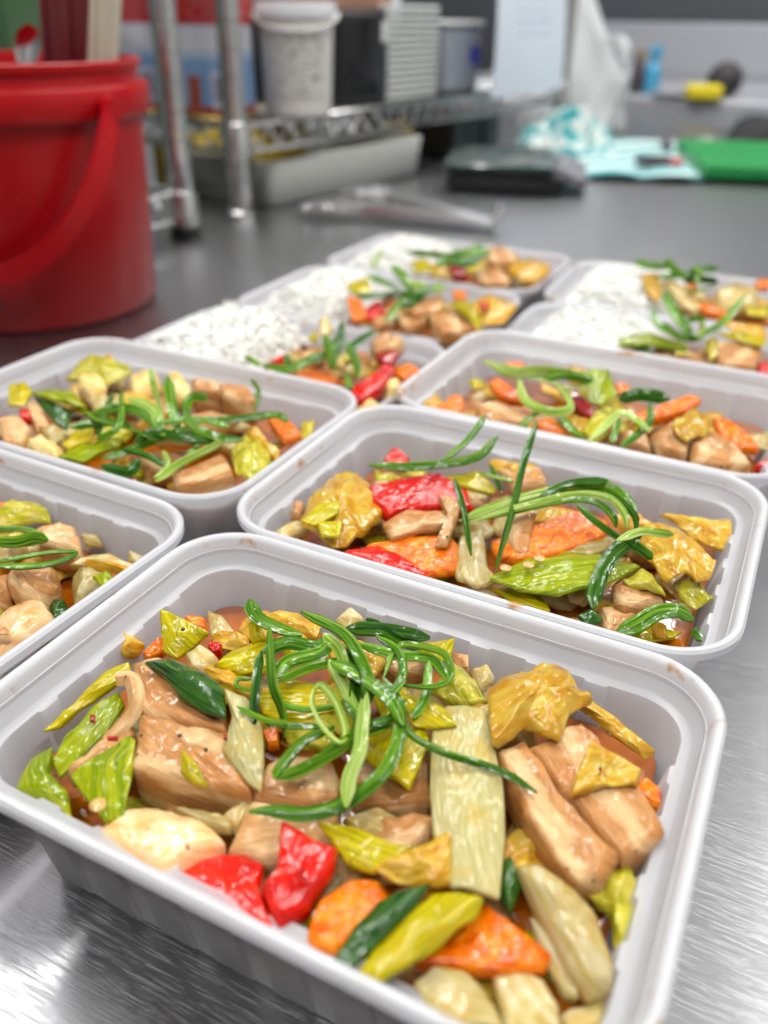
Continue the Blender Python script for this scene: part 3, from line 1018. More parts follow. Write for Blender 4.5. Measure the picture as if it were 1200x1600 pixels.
# ------------------------------------------------------------------ nearest tub (A)
W_ = 'in the nearest tub'
A = [
    # kind, label, transform, outline, heights, options
    ('pork', 'large pork belly block under dark leek ' + W_, 'p', [(214, 1112), (300, 1128), (354, 1140), (393, 1236), (330, 1226), (208, 1198)], (0.0525, 0.0490), dict(thick=0.019)),
    ('pork', 'ragged meaty end of the large pork block ' + W_, 'p', [(206, 1030), (250, 1022), (300, 1072), (352, 1108), (354, 1140), (222, 1112)], (0.0520, 0.0525), dict(thick=0.017)),
    ('leekd', 'dark green leek leaf on the large pork block', 'p', [(224, 1034), (262, 1027), (320, 1050), (350, 1072), (354, 1119), (320, 1110), (280, 1086), (255, 1055)], (0.0555, 0.0560), dict(puff=0.003)),
    ('leekw', 'pale translucent leek strip hanging over the large pork block', 'p', [(350, 1074), (388, 1090), (411, 1140), (413, 1190), (409, 1238), (385, 1222), (346, 1172), (362, 1120)], (0.0570, 0.0490), dict(puff=0.002)),
    ('leek', 'small yellow leek scrap stuck on the large pork block', '1', [(568, 540), (615, 590), (655, 660), (600, 645), (563, 610)], (0.0535, 0.0510), {}),
    ('leek', 'upright yellow leek square at the back left ' + W_, '1', [(498, 103), (535, 112), (657, 175), (600, 225), (555, 262), (510, 240)], (0.0560, 0.0480), {}),
    ('cab', 'small folded cabbage scrap by the left wall ' + W_, '1', [(385, 165), (455, 215), (430, 250), (385, 255), (372, 220)], (0.0470, 0.0430), {}),
    ('carrot', 'carrot chunk beside the upright leek square ' + W_, '1', [(440, 240), (500, 178), (515, 240), (460, 262)], (0.0480, 0.0440), {}),
    ('carrot', 'carrot tip behind the upright leek square ' + W_, '1', [(570, 122), (640, 122), (650, 168), (600, 152)], (0.0430, 0.0430), {}),
    ('onion', 'translucent onion petal at the back wall ' + W_, '1', [(645, 108), (690, 118), (735, 170), (700, 222), (660, 190)], (0.0470, 0.0460), {}),
    ('cab', 'crinkled pale cabbage at the back ' + W_, '1', [(655, 190), (700, 165), (778, 190), (775, 222), (690, 236)], (0.0480, 0.0470), {}),
    ('pepper', 'small red pepper bit at the back ' + W_, '1', [(645, 208), (695, 202), (692, 236), (662, 244)], (0.0500, 0.0490), {}),
    ('leek', 'broad yellow leek piece behind the greens ' + W_, '1', [(672, 278), (720, 232), (830, 190), (855, 250), (820, 302), (740, 308)], (0.0520, 0.0500), {}),
    ('leek', 'narrow upright yellow leek left of the greens ' + W_, '1', [(772, 140), (815, 150), (832, 205), (785, 212)], (0.0560, 0.0520), {}),
    ('onion', 'pale ribbed onion piece behind the dark leek ' + W_, '1', [(578, 240), (620, 215), (685, 250), (655, 292), (600, 286)], (0.0500, 0.0500), {}),
    ('cab', 'pale cabbage band between leek and greens ' + W_, '1', [(630, 292), (700, 284), (800, 330), (830, 370), (760, 372), (690, 335)], (0.0510, 0.0520), {}),
    ('leek', 'long yellow leek strip along the left wall ' + W_, '1', [(130, 488), (220, 410), (330, 290), (405, 270), (412, 310), (300, 380), (190, 470)], (0.0500, 0.0450), {}),
    ('leekg', 'green leek strip crossing below the left strip ' + W_, '1', [(160, 582), (200, 500), (280, 420), (370, 358), (388, 400), (330, 490), (230, 592), (185, 628)], (0.0510, 0.0460), {}),
    ('leekg', 'curved green leek piece in the left corner ' + W_, '1', [(45, 672), (90, 570), (165, 528), (158, 610), (215, 680), (226, 772), (150, 735)], (0.0480, 0.0440), dict(puff=0.003)),
    ('leekg', 'glossy square leek piece beside the large pork block', '1', [(214, 622), (300, 560), (402, 490), (424, 510), (412, 620), (386, 746), (330, 772)], (0.0510, 0.0470), {}),
    ('pork', 'thin pork slice under the square leek ' + W_, '1', [(205, 604), (300, 520), (405, 455), (424, 490), (330, 560), (225, 640)], (0.0490, 0.0455), dict(thick=0.005)),
    ('pale', 'glossy pale rounded pork piece by the front rim ' + W_, '1', [(272, 802), (330, 758), (430, 714), (560, 735), (690, 790), (706, 822), (600, 872), (512, 922), (420, 885)], (0.0440, 0.0480), {}),
    ('onion', 'thin pale petal behind the rounded pork piece ' + W_, '1', [(540, 724), (640, 732), (742, 768), (716, 800), (620, 775)], (0.0430, 0.0430), {}),
    ('pork', 'middle pork block under the curled greens ' + W_, 'p', [(412, 1192), (440, 1174), (522, 1186), (532, 1242), (500, 1262), (394, 1246)], (0.0510, 0.0470), dict(thick=0.014)),
    ('porkfat', 'pale fatty face of pork behind the red pepper ' + W_, 'p', [(388, 1246), (500, 1262), (530, 1262), (530, 1305), (470, 1340), (415, 1345), (354, 1326)], (0.0465, 0.0430), dict(thick=0.009)),
    ('pepper', 'bright red pepper chunk with a curved end ' + W_, '1', [(878, 748), (960, 800), (1052, 840), (1046, 900), (965, 1030), (870, 1106), (838, 1040), (815, 965), (862, 905), (868, 820)], (0.0520, 0.0480), dict(thick=0.008)),
    ('pepper', 'flat red pepper piece by the front rim ' + W_, '1', [(535, 925), (620, 870), (770, 858), (830, 895), (815, 960), (838, 1040), (860, 1098), (700, 1045)], (0.0430, 0.0480), dict(thick=0.006)),
    ('leek', 'pointed yellow leek piece right of the red pepper ' + W_, '2', [(-8, 655), (80, 662), (200, 715), (255, 722), (200, 765), (150, 798), (75, 770)], (0.0480, 0.0470), {}),
    ('carrot', 'blunt carrot slice in front of the red pepper ' + W_, 'p', [(482, 1440), (500, 1402), (545, 1372), (592, 1366), (612, 1402), (575, 1440), (528, 1484), (495, 1477), (480, 1462)], (0.0460, 0.0490), {}),
    ('carrot', 'long carrot slice under the yellow leek ' + W_, 'p', [(640, 1500), (700, 1462), (757, 1405), (792, 1432), (830, 1460), (866, 1488), (850, 1510), (762, 1512)], (0.0440, 0.0460), {}),
    ('leekw', 'large translucent leek sheet in the middle ' + W_, '2', [(300, 405), (338, 345), (440, 350), (462, 430), (492, 560), (497, 700), (482, 862), (415, 842), (350, 832), (332, 770), (302, 690), (294, 560)], (0.0520, 0.0500), dict(puff=0.003)),
    ('cab', 'yellow translucent strip crossing the large leek sheet ' + W_, '2', [(138, 782), (230, 742), (352, 680), (354, 822), (300, 828), (200, 822)], (0.0520, 0.0505), {}),
    ('leekd', 'flat dark green spring onion strip near the front rim ' + W_, '2', [(35, 1022), (90, 940), (150, 875), (210, 848), (300, 820), (250, 890), (170, 972), (80, 1048)], (0.0530, 0.0540), {}),
    ('leek', 'yellow leek with a white glint by the front rim ' + W_, '2', [(92, 1064), (180, 960), (300, 838), (442, 860), (420, 902), (320, 985), (230, 1052), (140, 1098)], (0.0500, 0.0535), dict(puff=0.003)),
    ('onion', 'ribbed pale cabbage stem at the bottom edge ' + W_, '2', [(248, 1092), (300, 1038), (390, 1058), (450, 1110), (500, 1200), (370, 1205), (290, 1152)], (0.0460, 0.0480), {}),
    ('onion', 'second pale cabbage stem at the bottom edge ' + W_, '2', [(455, 1052), (550, 1050), (600, 1090), (640, 1150), (648, 1220), (500, 1220)], (0.0430, 0.0450), {}),
    ('onion', 'large curved white cabbage stem on the right ' + W_, '2', [(526, 765), (580, 758), (680, 828), (742, 900), (796, 1050), (792, 1112), (720, 1132), (662, 1060), (600, 930)], (0.0500, 0.0450), dict(puff=0.004, thick=0.006)),
    ('onion', 'thin pale stem under the large white stem ' + W_, '2', [(560, 908), (612, 940), (692, 1090), (692, 1132), (650, 1122), (590, 1010)], (0.0440, 0.0430), {}),
    ('onion', 'pale petal in the near right corner ' + W_, '2', [(640, 1165), (780, 1128), (796, 1180), (760, 1230), (650, 1240)], (0.0410, 0.0420), {}),
    ('cabg', 'yellow green cabbage leaf by the right wall ' + W_, '2', [(690, 822), (760, 790), (832, 760), (862, 900), (822, 1042), (790, 1000), (780, 900), (730, 872)], (0.0450, 0.0400), {}),
    ('pork', 'pork belly slab with pale fat, left of the right pair ' + W_, '2', [(474, 462), (540, 428), (590, 480), (640, 580), (720, 665), (802, 742), (772, 800), (692, 812), (630, 745), (545, 620)], (0.0520, 0.0500), dict(thick=0.013)),
    ('pork', 'pork belly slab by the right wall, right of the pair ' + W_, '2', [(566, 452), (640, 402), (700, 380), (745, 430), (765, 485), (862, 562), (927, 652), (905, 700), (812, 755), (735, 662), (650, 565)], (0.0530, 0.0500), dict(thick=0.013)),
    ('cab', 'yellow onion sheet lying on the right pork slabs ' + W_, '2', [(668, 592), (690, 520), (728, 432), (765, 462), (862, 520), (852, 556), (765, 562)], (0.0545, 0.0530), dict(puff=0.001)),
    ('cab', 'crumpled yellow cabbage above the right pork slabs ' + W_, '2', [(450, 292), (520, 262), (600, 238), (662, 250), (704, 300), (732, 335), (672, 362), (640, 442), (560, 400), (462, 452), (452, 380)], (0.0520, 0.0555), dict(puff=0.005)),
    ('cab', 'long cabbage band trailing into the sauce at the right ' + W_, '2', [(596, 290), (690, 298), (800, 388), (905, 470), (872, 492), (780, 425), (700, 352)], (0.0500, 0.0400), {}),
    ('carrot', 'carrot corner behind the right pork slab ' + W_, '2', [(842, 568), (870, 528), (916, 570), (922, 617), (890, 612)], (0.0440, 0.0430), {}),
    ('cabg', 'green cabbage leaf right of the curled greens ' + W_, '2', [(296, 312), (350, 218), (420, 280), (452, 342), (400, 352), (330, 332)], (0.0500, 0.0510), dict(puff=0.003)),
    ('leek', 'yellow leek piece under the right of the greens ' + W_, '2', [(205, 310), (270, 322), (332, 350), (370, 402), (248, 404)], (0.0540, 0.0540), {}),
    ('leek', 'yellow leek tip behind the greens at the back wall ' + W_, '2', [(255, 182), (362, 164), (352, 222), (290, 244)], (0.0510, 0.0500), {}),
    ('pork', 'pork piece under the yellow leek in the middle ' + W_, '2', [(88, 492), (140, 470), (292, 450), (298, 600), (200, 612), (92, 602)], (0.0480, 0.0450), dict(thick=0.010)),
    ('leek', 'shiny yellow leek on the middle pork ' + W_, '2', [(110, 482), (180, 430), (280, 398), (294, 440), (242, 572), (190, 540)], (0.0520, 0.0500), {}),
    ('leek', 'yellow leek patch under the left of the greens ' + W_, '1', [(800, 370), (900, 325), (985, 330), (1060, 420), (900, 470), (820, 430)], (0.0520, 0.0510), {}),
    ('cabg', 'pale cabbage under the loop of greens ' + W_, '1', [(870, 430), (1000, 445), (1070, 510), (1000, 545), (900, 520)], (0.0500, 0.0490), {}),
    ('carrot', 'carrot sliver under the greens ' + W_, '1', [(812, 478), (870, 466), (872, 520), (835, 528)], (0.0500, 0.0490), {}),
    ('onion', 'pale onion shreds below the middle pork ' + W_, '2', [(55, 642), (160, 618), (285, 690), (292, 724), (180, 712), (110, 690)], (0.0440, 0.0430), {}),
    ('onion', 'brown edged onion curl at the back wall ' + W_, '1', [(1046, 130), (1095, 94), (1142, 138), (1130, 160), (1075, 165)], (0.0470, 0.0450), {}),
    ('pork', 'small pork nub behind the green cabbage ' + W_, '2', [(345, 200), (402, 208), (402, 255), (360, 245)], (0.0460, 0.0450), dict(thick=0.006)),
    ('leekd', 'dark leaf tucked left of the white stem ' + W_, '2', [(474, 765), (512, 748), (542, 830), (512, 905), (470, 850)], (0.0460, 0.0440), {}),
    ('cab', 'cabbage scrap in the far right sauce ' + W_, '2', [(930, 510), (968, 508), (955, 560), (930, 590)], (0.0400, 0.0380), {}),
    ('cab', 'cabbage folds between greens and back wall ' + W_, '1', [(820, 115), (920, 105), (1010, 150), (990, 190), (880, 165)], (0.0470, 0.0470), {}),
    ('onion', 'translucent shreds left of the middle pork ' + W_, '1', [(690, 760), (760, 690), (800, 720), (740, 800)], (0.0440, 0.0430), {}),
    ('cab', 'cabbage fold under the rear of the greens ' + W_, '2', [(20, 180), (110, 168), (182, 230), (120, 292), (30, 272)], (0.0490, 0.0490), {}),
    ('leek', 'yellow leek bit in the middle under the greens ' + W_, '2', [(135, 300), (230, 290), (262, 350), (172, 402)], (0.0510, 0.0510), {}),
    ('cabg', 'green cabbage piece in the middle under the greens ' + W_, '2', [(-5, 300), (80, 280), (132, 360), (60, 422), (-12, 392)], (0.0500, 0.0500), {}),
    ('pork', 'pork bit under the rear right of the greens ' + W_, '2', [(150, 205), (240, 190), (292, 240), (200, 265)], (0.0480, 0.0480), dict(thick=0.008)),
    ('leek', 'yellow leek bit under the rear left of the greens ' + W_, '1', [(858, 190), (940, 178), (1004, 240), (900, 262)], (0.0520, 0.0520), {}),
    ('onion', 'pale onion petal by the back wall right of the greens ' + W_, '2', [(400, 250), (450, 240), (470, 275), (430, 300)], (0.0440, 0.0440), {}),
]
# strands: label suffix shared (they cannot be told apart), path, heights, width mm, material
A_S = [
    ('1', [(780, 74), (800, 122), (850, 152), (945, 186)], [.060, .060, .058], 4.6, 'so'),
    ('1', [(943, 110), (1010, 140), (1080, 182), (1130, 260), (1152, 340), (1142, 420)], [.060, .064, .064, .060], 4.4, 'so'),
    ('2', [(70, 140), (180, 145), (295, 166)], [.058, .057, .055], 4.2, 'sod'),
    ('1', [(818, 238), (900, 208), (990, 222), (1034, 188)], [.060, .062], 3.8, 'sod'),
    ('1', [(862, 318), (900, 268), (1000, 240), (1028, 210)], [.058, .062], 3.8, 'so'),
    ('1', [(842, 160), (845, 260), (852, 345), (880, 420), (892, 502)], [.060, .062, .059, .054], 2.8, 'so'),
    ('1', [(816, 235), (800, 340), (788, 482)], [.060, .059, .054], 2.5, 'sod'),
    ('1', [(785, 322), (745, 322), (742, 345), (790, 360)], [.058], 1.2, 'so'),
    ('1', [(980, 352), (1005, 342), (1050, 400), (1078, 482), (1062, 520), (1010, 470), (978, 402), (982, 350)], [.062, .059, .062], 2.0, 'sol'),
    ('1', [(1030, 262), (1070, 340), (1142, 485)], [.060, .058], 3.2, 'sol'),
    ('1', [(1098, 260), (1120, 330), (1128, 420), (1100, 520), (1138, 595)], [.060, .058], 3.0, 'sod'),
    ('p', [(388, 1268), (430, 1267), (475, 1272), (525, 1261), (565, 1237), (600, 1205), (620, 1165), (625, 1130), (618, 1090), (598, 1058)], [.051, .052, .055, .060, .062], 3.4, 'so'),
    ('1', [(858, 632), (880, 590), (950, 512), (1045, 470)], [.054, .058], 3.4, 'so'),
    ('1', [(862, 632), (950, 602), (1060, 540), (1110, 488)], [.054, .060], 3.0, 'so'),
    ('2', [(214, 360), (240, 422), (330, 472), (420, 500), (500, 530), (582, 580)], [.061, .058, .055, .053], 1.9, 'so'),
    ('2', [(70, 620), (78, 540), (105, 470), (112, 400), (122, 300)], [.055, .060, .062], 3.6, 'sol'),
    ('2', [(170, 272), (200, 200), (240, 184), (332, 208), (348, 270), (300, 296), (200, 290)], [.060, .063, .060], 2.0, 'so'),
    ('2', [(95, 180), (200, 210), (300, 222), (345, 282)], [.060, .061, .057], 2.8, 'so'),
    ('2', [(292, 228), (282, 320), (248, 382)], [.060, .056], 2.4, 'so'),
    ('2', [(125, 115), (200, 170), (275, 190)], [.056, .058], 3.4, 'sod'),
    ('2', [(28, 230), (100, 262), (190, 330), (222, 402)], [.062, .064, .061], 4.0, 'so'),
    ('1', [(738, 408), (830, 450), (905, 462)], [.057], 1.4, 'so'),
    ('1', [(820, 455), (900, 468), (1010, 470)], [.056], 1.6, 'sod'),
    ('1', [(1040, 210), (1095, 260), (1110, 340), (1100, 400)], [.062, .058], 3.0, 'sod'),
    ('1', [(870, 330), (960, 290), (1060, 270), (1140, 300)], [.057, .060], 2.6, 'so'),
    ('1', [(860, 390), (950, 415), (1060, 405)], [.055], 2.2, 'so'),
    ('1', [(1010, 180), (1060, 230), (1080, 300)], [.063, .061], 3.2, 'sol'),
    ('2', [(60, 330), (120, 390), (190, 380), (230, 330)], [.058, .061], 2.2, 'sod'),
    ('2', [(0, 480), (60, 440), (130, 420), (200, 400)], [.055, .058], 2.0, 'so'),
    ('2', [(150, 160), (210, 200), (220, 270), (180, 330)], [.061, .063], 2.4, 'so'),
]

# ------------------------------------------------------------------ second right-row tub (B)
W_ = 'in the second right-row tub'
B = [
    ('cab', 'large yellow cabbage heap at the left ' + W_, '3', [(165, 302), (190, 250), (240, 200), (300, 200), (345, 248), (352, 290), (300, 332), (245, 366), (200, 322)], (0.0500, 0.0470), dict(puff=0.006)),
    ('leek', 'small yellow square on the cabbage heap ' + W_, '3', [(204, 304), (262, 304), (256, 337), (214, 332)], (0.0530, 0.0525), {}),
    ('leek', 'yellow folded leaf on the left of the cabbage heap ' + W_, '3', [(168, 300), (215, 262), (260, 250), (250, 290), (200, 310)], (0.0540, 0.0535), {}),
    ('pepper', 'long red pepper wedge at the back ' + W_, '3', [(308, 224), (400, 202), (480, 190), (540, 230), (552, 270), (480, 272), (420, 276), (362, 286), (325, 252)], (0.0540, 0.0510), dict(thick=0.007)),
    ('carrot', 'carrot slice with a red pepper edge below it ' + W_, '3', [(308, 352), (400, 336), (500, 330), (524, 360), (516, 405), (440, 417), (350, 362)], (0.0480, 0.0470), {}),
    ('pepper', 'red pepper sliver along the front rim ' + W_, '3', [(258, 366), (330, 356), (400, 380), (462, 426), (350, 398)], (0.0470, 0.0480), dict(thick=0.004)),
    ('carrot', 'speckled carrot slice under the green bundle ' + W_, '3', [(588, 342), (680, 310), (780, 274), (852, 300), (842, 332), (740, 372), (660, 387), (600, 372)], (0.0510, 0.0490), {}),
    ('leekg', 'flat bright green leek piece at the front ' + W_, '3', [(584, 422), (660, 390), (760, 370), (850, 380), (922, 402), (840, 442), (740, 462), (640, 452)], (0.0480, 0.0500), dict(puff=0.003)),
    ('pork', 'small upright pork scrap right of the thin strand ' + W_, '3', [(640, 290), (692, 278), (680, 322), (672, 378), (640, 362), (608, 322)], (0.0540, 0.0500), dict(thick=0.005)),
    ('pork', 'curved pork strip below the red wedge ' + W_, '3', [(348, 302), (400, 274), (490, 278), (512, 302), (440, 312), (372, 334)], (0.0520, 0.0510), dict(thick=0.005)),
    ('pork', 'thin twisted pork shred crossing the carrot ' + W_, '3', [(474, 240), (496, 244), (524, 262), (514, 300), (492, 352), (464, 352), (492, 300), (494, 270)], (0.0560, 0.0510), dict(thick=0.003)),
    ('cab', 'glossy pale cabbage fold at the right ' + W_, '6', [(330, 760), (450, 750), (580, 810), (680, 900), (762, 970), (742, 1030), (660, 1072), (590, 1030), (500, 1052), (420, 1000), (350, 900)], (0.0500, 0.0510), dict(puff=0.005)),
    ('cab', 'cabbage panel standing against the back wall ' + W_, '6', [(440, 698), (640, 722), (842, 745), (852, 860), (800, 905), (640, 852), (560, 772)], (0.0470, 0.0420), {}),
    ('cabg', 'green cabbage square by the right wall ' + W_, '6', [(528, 1062), (600, 1028), (742, 1130), (752, 1162), (650, 1212), (560, 1152)], (0.0460, 0.0450), {}),
    ('cabg', 'yellow green leaf between the dark blade and the fold ' + W_, '6', [(258, 1052), (360, 1008), (470, 1080), (492, 1152), (400, 1112), (290, 1092)], (0.0500, 0.0490), {}),
    ('pork', 'pale pork cube near the right corner ' + W_, '6', [(198, 1082), (260, 1040), (450, 1118), (482, 1160), (420, 1190), (270, 1200), (220, 1150)], (0.0480, 0.0465), dict(thick=0.010)),
    ('pork', 'ragged pork chunk by the front rim at right ' + W_, '6', [(108, 1212), (220, 1200), (330, 1240), (342, 1290), (250, 1332), (170, 1312)], (0.0430, 0.0430), dict(thick=0.008)),
    ('leekd', 'dark green leaf bit by the front rim ' + W_, '6', [(5, 1262), (80, 1218), (155, 1280), (60, 1305)], (0.0460, 0.0460), {}),
    ('onion', 'translucent onion piece between the carrots ' + W_, '3', [(520, 330), (572, 318), (582, 400), (602, 432), (560, 445), (508, 422)], (0.0490, 0.0460), {}),
    ('leek', 'yellow leek strip behind the red wedge ' + W_, '3', [(478, 206), (560, 190), (602, 230), (592, 244), (520, 226)], (0.0530, 0.0530), {}),
    ('cab', 'pale cabbage at the back middle ' + W_, '3', [(578, 165), (680, 178), (712, 200), (682, 224), (610, 197)], (0.0480, 0.0480), {}),
    ('pepper', 'red tip poking up at the back left ' + W_, '3', [(348, 168), (374, 134), (412, 160), (402, 184)], (0.0470, 0.0440), {}),
    ('pork', 'small pork bit left of the cabbage heap ' + W_, '3', [(138, 260), (177, 254), (172, 292), (145, 287)], (0.0450, 0.0430), dict(thick=0.006)),
    ('onion', 'pale onion strip in the left corner ' + W_, '3', [(108, 326), (165, 298), (192, 320), (130, 342)], (0.0430, 0.0420), {}),
    ('leek', 'yellow leek scrap below the flat green leek ' + W_, '3', [(588, 446), (690, 440), (722, 502), (640, 482)], (0.0430, 0.0440), {}),
    ('cab', 'cabbage piece behind the right fold ' + W_, '3', [(850, 290), (920, 285), (960, 320), (890, 330)], (0.0480, 0.0480), {}),
    ('pork', 'browned pork end behind the green bundle ' + W_, '3', [(610, 185), (700, 180), (715, 215), (640, 225)], (0.0500, 0.0490), dict(thick=0.006)),
    ('cab', 'orange tinted onion by the lower right wall ' + W_, '6', [(410, 1300), (500, 1310), (490, 1375), (430, 1350)], (0.0410, 0.0410), {}),
    ('onion', 'pale strip under the right carrot ' + W_, '3', [(600, 372), (740, 372), (850, 335), (850, 365), (740, 395)], (0.0480, 0.0470), {}),
]
B_S = [
    ('3', [(690, 84), (660, 180), (640, 270), (600, 408)], [.072, .066, .060, .052], 2.9, 'sod'),
    ('3', [(508, 208), (530, 280), (545, 378)], [.062, .060, .053], 2.6, 'sod'),
    ('3', [(518, 302), (600, 268), (700, 238), (780, 222), (855, 214)], [.056, .060, .062, .062], 3.2, 'sol'),
    ('3', [(530, 300), (640, 262), (760, 232), (850, 228), (895, 262), (905, 300)], [.056, .061, .062, .058], 3.2, 'so'),
    ('3', [(540, 305), (650, 272), (760, 245), (840, 248), (880, 280), (890, 318)], [.057, .062, .064, .058], 2.6, 'sol'),
    ('3', [(560, 300), (660, 275), (760, 255), (820, 260), (858, 290), (865, 318)], [.056, .061, .063, .057], 2.6, 'so'),
    ('3', [(600, 290), (720, 250), (800, 240), (860, 250), (905, 290), (908, 325)], [.056, .060, .064, .058], 2.4, 'sod'),
    ('3', [(700, 245), (770, 218), (848, 213)], [.063, .065], 3.0, 'sod'),
    ('6', [(92, 1222), (110, 1100), (180, 950), (280, 850), (364, 790)], [.046, .052, .058, .062], 5.2, 'sod'),
    ('6', [(222, 1346), (330, 1305), (440, 1240), (560, 1230), (640, 1280)], [.045, .048, .050, .046], 5.6, 'so'),
    ('6', [(218, 852), (350, 802), (440, 808), (532, 820)], [.062, .063], 2.8, 'sol'),
    ('6', [(0, 648), (100, 742), (220, 830), (410, 952)], [.062, .060, .057], 2.4, 'sod'),
    ('3', [(318, 178), (400, 182), (480, 176), (560, 160), (604, 114)], [.058, .058, .060, .066], 3.6, 'so'),
    ('3', [(488, 166), (540, 120), (577, 68)], [.060, .064, .070], 3.0, 'so'),
    ('3', [(588, 178), (600, 210), (612, 242)], [.060, .058], 1.8, 'so'),
    ('3', [(640, 215), (600, 205), (560, 195)], [.060], 1.6, 'sol'),
    ('6', [(310, 870), (360, 900), (415, 950)], [.058], 3.0, 'sod'),
    ('6', [(630, 1340), (660, 1360), (690, 1395)], [.042], 3.0, 'sod'),
]

# ------------------------------------------------------------------ second left-row tub (D)
W_ = 'in the second left-row tub'
D = [
    ('pork', 'pork cube at the near right corner ' + W_, 'p', [(268, 742), (293, 727), (350, 708), (366, 742), (330, 752), (276, 758)], (0.0560, 0.0540), dict(thick=0.015)),
    ('pork', 'left of two pork cubes at the back ' + W_, 'p', [(300, 590), (343, 592), (346, 612), (302, 612)], (0.0560, 0.0540), dict(thick=0.016)),
    ('pork', 'right of two pork cubes at the back ' + W_, 'p', [(344, 597), (387, 600), (400, 620), (384, 628), (347, 618)], (0.0560, 0.0540), dict(thick=0.016)),
    ('leekg', 'folded green leek leaf at the left ' + W_, 'p', [(47, 613), (73, 606), (113, 612), (138, 638), (100, 628), (67, 621)], (0.0580, 0.0570), {}),
    ('leekd', 'dark underside of the folded leek leaf ' + W_, 'p', [(50, 617), (87, 628), (112, 642), (104, 672), (86, 662)], (0.0560, 0.0500), {}),
    ('leek', 'short yellow leek strip at the front ' + W_, 'p', [(97, 694), (117, 673), (148, 669), (144, 688), (107, 701)], (0.0520, 0.0520), {}),
    ('leekg', 'long olive leek strip along the front rim ' + W_, 'p', [(88, 711), (150, 690), (194, 682), (188, 694), (127, 722)], (0.0500, 0.0530), {}),
    ('cabg', 'bright green cabbage curl at the back left ' + W_, 'p', [(100, 591), (127, 567), (150, 557), (200, 569), (208, 584), (167, 598), (133, 591)], (0.0530, 0.0540), dict(puff=0.005)),
    ('caul', 'white cauliflower floret beside the cabbage curl ' + W_, 'p', [(122, 587), (160, 586), (168, 604), (140, 618), (121, 603)], (0.0560, 0.0550), {}),
    ('caul', 'pale cauliflower chunk at the back middle ' + W_, 'p', [(200, 584), (247, 579), (252, 601), (207, 618)], (0.0520, 0.0530), {}),
    ('caul', 'pale chunk left of the back pork cubes ' + W_, 'p', [(260, 580), (283, 583), (302, 611), (287, 624), (266, 610)], (0.0540, 0.0530), {}),
    ('porkfat', 'pale pork lump at the left edge ' + W_, 'p', [(-4, 652), (27, 646), (48, 667), (34, 691), (4, 688)], (0.0530, 0.0530), {}),
    ('pork', 'upright pork strip at the left ' + W_, 'p', [(40, 623), (60, 626), (75, 660), (57, 671), (43, 640)], (0.0540, 0.0510), dict(thick=0.008)),
    ('leek', 'yellow piece on the pile at the far left ' + W_, 'p', [(13, 601), (40, 596), (51, 610), (38, 634), (13, 634)], (0.0560, 0.0540), {}),
    ('pepper', 'red pepper bit at the far left ' + W_, 'p', [(27, 640), (48, 637), (48, 651), (30, 652)], (0.0530, 0.0530), {}),
    ('caul', 'browned cauliflower floret by the front rim ' + W_, 'p', [(37, 694), (60, 677), (98, 700), (90, 712), (53, 704)], (0.0510, 0.0520), {}),
    ('onion', 'pale onion piece beside the yellow leek ' + W_, 'p', [(63, 673), (87, 659), (101, 680), (83, 694)], (0.0500, 0.0500), {}),
    ('carrot', 'carrot wedge by the right wall ' + W_, 'p', [(417, 650), (447, 648), (474, 677), (443, 688), (427, 668)], (0.0520, 0.0500), {}),
    ('cabg', 'yellow green cabbage right of the front pork cube ' + W_, 'p', [(360, 708), (383, 680), (410, 690), (425, 720), (412, 742), (390, 750), (369, 740)], (0.0520, 0.0530), dict(puff=0.004)),
    ('cab', 'pale cabbage rib above the green cabbage ' + W_, 'p', [(380, 672), (398, 670), (438, 706), (432, 718), (405, 695)], (0.0540, 0.0530), {}),
    ('leek', 'yellow bit in the right corner ' + W_, 'p', [(472, 660), (493, 654), (488, 681), (468, 687)], (0.0470, 0.0460), {}),
    ('carrot', 'carrot tip at the back left rim ' + W_, 'p', [(163, 553), (170, 552), (180, 562), (172, 566)], (0.0540, 0.0540), {}),
    ('pork', 'pork piece under the greens in the middle ' + W_, 'p', [(215, 712), (250, 700), (290, 712), (270, 735), (230, 735)], (0.0490, 0.0480), dict(thick=0.008)),
    ('onion', 'pale stem in the middle of the back ' + W_, 'p', [(136, 622), (165, 612), (172, 632), (148, 642)], (0.0530, 0.0520), {}),
    ('pork', 'flat pork slice in front of the back cubes ' + W_, 'p', [(285, 648), (330, 640), (375, 650), (340, 668), (295, 664)], (0.0520, 0.0510), dict(thick=0.006)),
]
